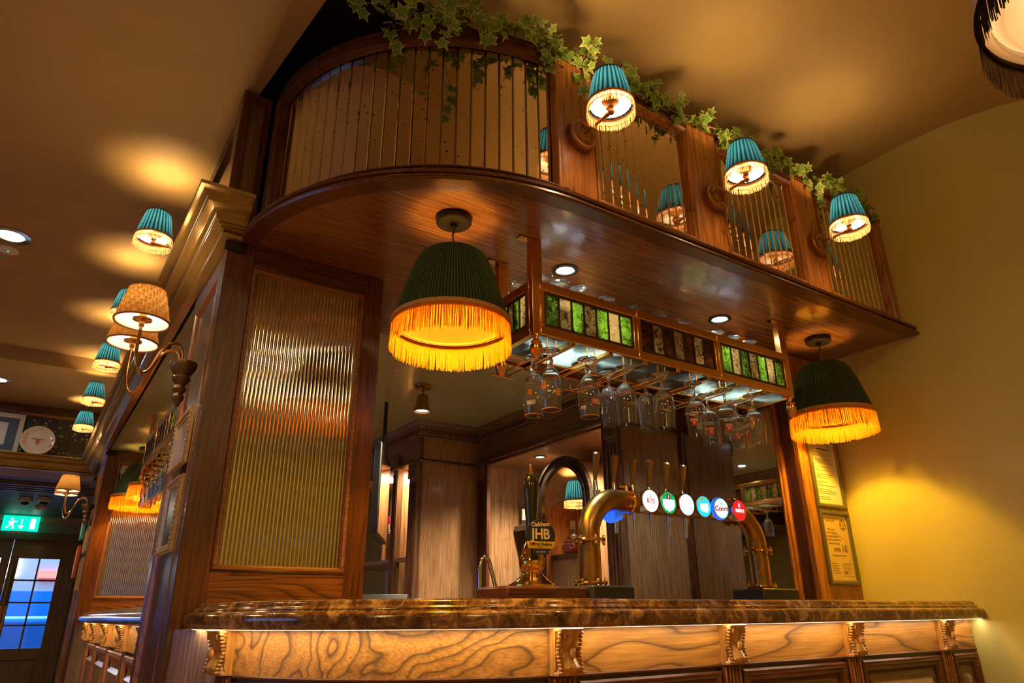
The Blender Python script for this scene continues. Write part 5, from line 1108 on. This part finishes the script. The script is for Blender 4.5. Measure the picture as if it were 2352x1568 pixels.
wt = thing('staff_worktop', 'dark staff worktop behind the bar top, mostly hidden by it', 'worktop', (1.75, 2.56, H-.17))
MB().box(-.74, .62, -.36, .23, -.03, .02).build('top', 'black_plastic', wt, bevel=.004); MB().box(-.72, .60, -.33, .21, -.93, -.03).build('cupboard', 'brown_x', wt)
# small things by the sink seen over the counter edge
for x, y, h, c, nm in ((2.42, 4.0, .13, 'bottle_green', 'small dark squeeze bottle on the back worktop'), (2.52, 3.72, .10, 'lens_olive', 'small green pot on the back worktop')):
    t = thing('worktop_pot', nm, 'pot', (x, y, H-.14)); MB().lathe([(0, 0), (.03, 0), (.032, h*.8), (.02, h*.9), (.012, h), (.012, h+.04), (0, h+.04)], 16).build('body', c, t)
# ---------------------------------------------------------------- plate shelf at the far end
SZ = H+1.388
def flat_frame(loc, w, h, fm, im, lb, mat_w=.035, tilt=0, inner=None):
    t = thing('picture_frame', lb, 'picture', loc); t.rotation_euler = (tilt, 0, 0)
    MB().frame3([(0, 0, 0), (0, 0, h), (w, 0, h), (w, 0, 0)], [(0, 0), (0, .02), (mat_w, .014), (mat_w, 0)], (0, -1, 0)).build('frame', fm, t)
    MB().box(mat_w*.9, w-mat_w*.9, -.006, -.001, mat_w*.9, h-mat_w*.9).build('mount', im, t)
    if inner: a, b, c, d_, mm = inner; MB().box(a, b, -.008, -.006, c, d_).build('print', mm, t)
    return t
flat_frame((-.72, 7.80, SZ), .46, .385, 'label_cream', 'paint_slate', 'pale wooden framed print leaning on the far cornice shelf', .04, -.06, (.08, .34, .09, .30, 'white_print'))
tp = thing('floral_panel', 'dark floral tapestry panel in a red wood frame behind the plate', 'panel', (-.30, 7.855, SZ))
MB().box(0, .66, -.012, -.004, .03, .40).build('tapestry', 'floral', tp)
MB().frame3([(-.02, 0, .0), (-.02, 0, .42), (.68, 0, .42), (.68, 0, 0)], [(0, 0), (0, .02), (.02, .024), (.03, .01), (.03, 0)], (0, -1, 0)).build('frame', 'oak_x', tp)
bottle((-.235, 7.70, SZ), [(0, 0), (.026, 0), (.027, .10), (.02, .13), (.010, .15), (.010, .215)], 'bottle_green', None, 0, 'bottle_green', None, 'small green bottle between the framed print and the plate', 'shelf bottle')
pl = thing('display_plate', 'large cream display plate with an orange cow head motif on the far shelf', 'plate', (-.125, 7.68, SZ+.135)); pl.rotation_euler = (-.10, 0, 0)
MB().lathe([(0, .0), (.085, .002), (.095, -.006), (.135, -.016), (.137, -.013), (.097, -.001), (.086, .008), (0, .007)], 48, axis='Y').build('plate_body', 'porcelain', pl)
m = MB(); m.ball((0, -.003, 0), (.018, .004, .020), 10, 6); m.ball((0, -.004, -.022), (.014, .004, .012), 10, 6)
for s in (-1, 1): m.ball((s*.030, -.003, .016), (.018, .003, .007), 8, 5)
m.build('cow_motif', 'terracotta', pl)
m = MB()
for k, a in enumerate((2.6, 2.9, 3.3, 3.5, 5.9, 6.1, .1, 1.5)): m.ball((.112*cos(a), -.013, .112*sin(a)), (.010, .003, .010), 7, 5)
m.build('flower_motif', 'daisy', pl)
# ---------------------------------------------------------------- ivy along the canopy
def leaf_mesh(seed, s=1.0):
    rnd = random.Random(seed); tip = [(0, .0, 1.15), (38, .55, .0), (70, .95, .0), (100, .50, .0), (128, .78, 0), (158, .42, 0)]
    out = [(0, 1.15), (24, .62), (52, .95), (84, .50), (118, .72), (150, .50), (176, .30)]
    angs = [a for a, r in out] + [-a for a, r in out[::-1][:-1]]; rs = [r for a, r in out] + [r for a, r in out[::-1][:-1]]
    vs = [(0, 0, 0)]; at = [.1]
    cup = rnd.uniform(.1, .5); fold = rnd.uniform(-.25, .45)
    for q, e in ((.55, .05), (.84, .25), (1.0, 1.0)):
        for a, r in zip(angs, rs):
            rr = r*q*rnd.uniform(.94, 1.06); x, y = rr*sin(radians(a)), rr*cos(radians(a)); z = abs(x)*fold - cup*rr*rr*.35 + rnd.uniform(-.03, .03)
            vs.append((x, y+.1, z)); at.append(e*rnd.uniform(.7, 1))
    n = len(angs); fs = [(0, 1+i, 1+(i+1) % n) for i in range(n)] + [(1+i+k*n, 1+n+i+k*n, 1+n+(i+1) % n+k*n, 1+(i+1) % n+k*n) for k in (0, 1) for i in range(n)]
    return MB().add([(x*s, y*s, z*s) for x, y, z in vs], fs), at
LP = []
for i in range(5):
    mb, at = leaf_mesh(i, .024); o = mb.build('leaf', 'leaf', None, smooth=180, attr=at); LP.append(o.data); bpy.data.objects.remove(o)
def ivy(lb, pts, n, spread, hang, seed, up=.05, sprays=()):
    rnd = random.Random(seed); P = [Vector(p) for p in pts]; base = P[0].copy(); t = thing('ivy_garland', lb, 'ivy garland', base, group='ivy garlands on the canopy')
    st = MB(); acc = [0]
    for a, b in zip(P, P[1:]): acc.append(acc[-1]+(b-a).length)
    def at(s):
        s = min(max(s, 0), acc[-1]-1e-6); i = next(k for k in range(len(acc)-1) if acc[k+1] > s); return P[i].lerp(P[i+1], (s-acc[i])/(acc[i+1]-acc[i]))
    main = [at(acc[-1]*k/24)+Vector((rnd.gauss(0, .008), rnd.gauss(0, .01), rnd.gauss(0, .008))) for k in range(25)]
    st.tube([m-base for m in main], .0022, 5); leaves = []
    NB = max(4, n//7)
    for k in range(NB):
        s = acc[-1]*(k+rnd.random())/NB; p = at(s); down = rnd.random() < hang
        tan = (at(s+.02)-at(s-.02)).normalized(); out = Vector((tan.y, -tan.x, 0)).normalized()
        dirv = out*rnd.uniform(.2, .7) + tan*rnd.uniform(-1, 1)*.8 + Vector((0, 0, -rnd.uniform(.5, 1.1) if down else rnd.uniform(.1, 1.0)))
        leng = rnd.uniform(.05, .14) if down else rnd.uniform(.03, .09)
        dirv.normalize(); q = [p + Vector((rnd.gauss(0, .006), rnd.gauss(0, .006), 0))]
        for j in range(5): dirv = (dirv + Vector((0, 0, -.12)) + Vector((rnd.gauss(0, .18), rnd.gauss(0, .18), rnd.gauss(0, .12)))).normalized(); q.append(q[-1]+dirv*leng/5)
        st.tube([v-base for v in q], .0014, 4); leaves += [(v, dirv.copy()) for v in q[1:]]
    for (pts_) in sprays:
        q = [Vector(v) for v in pts_]; st.tube([v-base for v in q], .0016, 4)
        for a, b in zip(q, q[1:]):
            for f in (.3, .7, 1.0): leaves.append((a.lerp(b, f), (b-a).normalized()))
    rnd.shuffle(leaves); keep = leaves[:n]
    while len(keep) < n:
        s = rnd.uniform(0, acc[-1]); keep.append((at(s)+Vector((rnd.gauss(0, spread*.4), rnd.gauss(0, spread*.4), rnd.uniform(-.01, up))), Vector((rnd.gauss(0, 1), rnd.gauss(0, 1), .3)).normalized()))
    st.build('stem', 'stem_brown', t)
    for i, (p, d_) in enumerate(keep):
        o = bpy.data.objects.new('leaf', LP[rnd.randrange(5)]); col.objects.link(o); o.parent = t
        off = Vector((rnd.gauss(0, .010), rnd.gauss(0, .010)-.006, rnd.gauss(0, .010)))
        o.location = p-base+off; face = Vector((rnd.gauss(-.25, .5), rnd.gauss(-1, .4), rnd.gauss(.0, .5))).normalized()
        ydir = (Vector((rnd.gauss(0, .6), rnd.gauss(0, .3), rnd.gauss(-.5, .8)))).normalized(); ydir = (ydir-face*ydir.dot(face)).normalized(); xd = ydir.cross(face)
        M = Matrix((xd, ydir, face)).transposed(); o.rotation_euler = M.to_euler(); s = rnd.uniform(.85, 1.65); o.scale = (s, s, s)
    return t
zc = H+1.955
def cv(a, b, n=8, d=.06): return [(*cp(a+(b-a)*k/n, d)[0], zc) for k in range(n+1)]
ivy('ivy over the left part of the curved canopy front, trailing over the mirror', cv(.75, 1.22, d=.05), 96, .03, .5, 11, sprays=[[(.66, 1.76, zc), (.61, 1.76, zc+.005), (.565, 1.79, zc+.012), (.54, 1.80, zc+.035)], [(.80, 1.60, zc), (.80, 1.55, zc-.08), (.81, 1.55, zc-.17), (.79, 1.56, zc-.22)], [(.72, 1.66, zc), (.70, 1.62, zc-.06), (.69, 1.62, zc-.10)]])
ivy('ivy bunch with large leaves where the curved front meets the first post', cv(1.25, 1.56, d=.05)+[(1.42, 1.56, zc)], 92, .03, .5, 12, sprays=[[(1.18, 1.57, zc), (1.19, 1.54, zc-.08), (1.21, 1.54, zc-.15)], [(1.36, 1.56, zc), (1.37, 1.545, zc-.06), (1.38, 1.545, zc-.13)]])
ivy('ivy between the first and second canopy wall lamps', [(1.50, 1.57, zc), (1.66, 1.57, zc), (1.86, 1.56, zc), (2.02, 1.57, zc)], 92, .03, .55, 13, sprays=[[(1.72, 1.57, zc), (1.75, 1.57, zc+.06), (1.78, 1.57, zc+.10)]])
ivy('ivy between the second and third canopy wall lamps', [(2.05, 1.57, zc), (2.25, 1.57, zc), (2.48, 1.56, zc), (2.70, 1.57, zc)], 92, .03, .5, 14, sprays=[[(2.33, 1.57, zc), (2.37, 1.56, zc+.06), (2.40, 1.56, zc+.09)]])
ivy('ivy over the right end of the canopy by the wall', [(2.72, 1.57, zc), (2.95, 1.57, zc), (3.15, 1.56, zc), (3.30, 1.56, zc-.01)], 80, .03, .55, 15, sprays=[[(3.2, 1.57, zc), (3.27, 1.55, zc-.02), (3.31, 1.53, zc-.08)]])
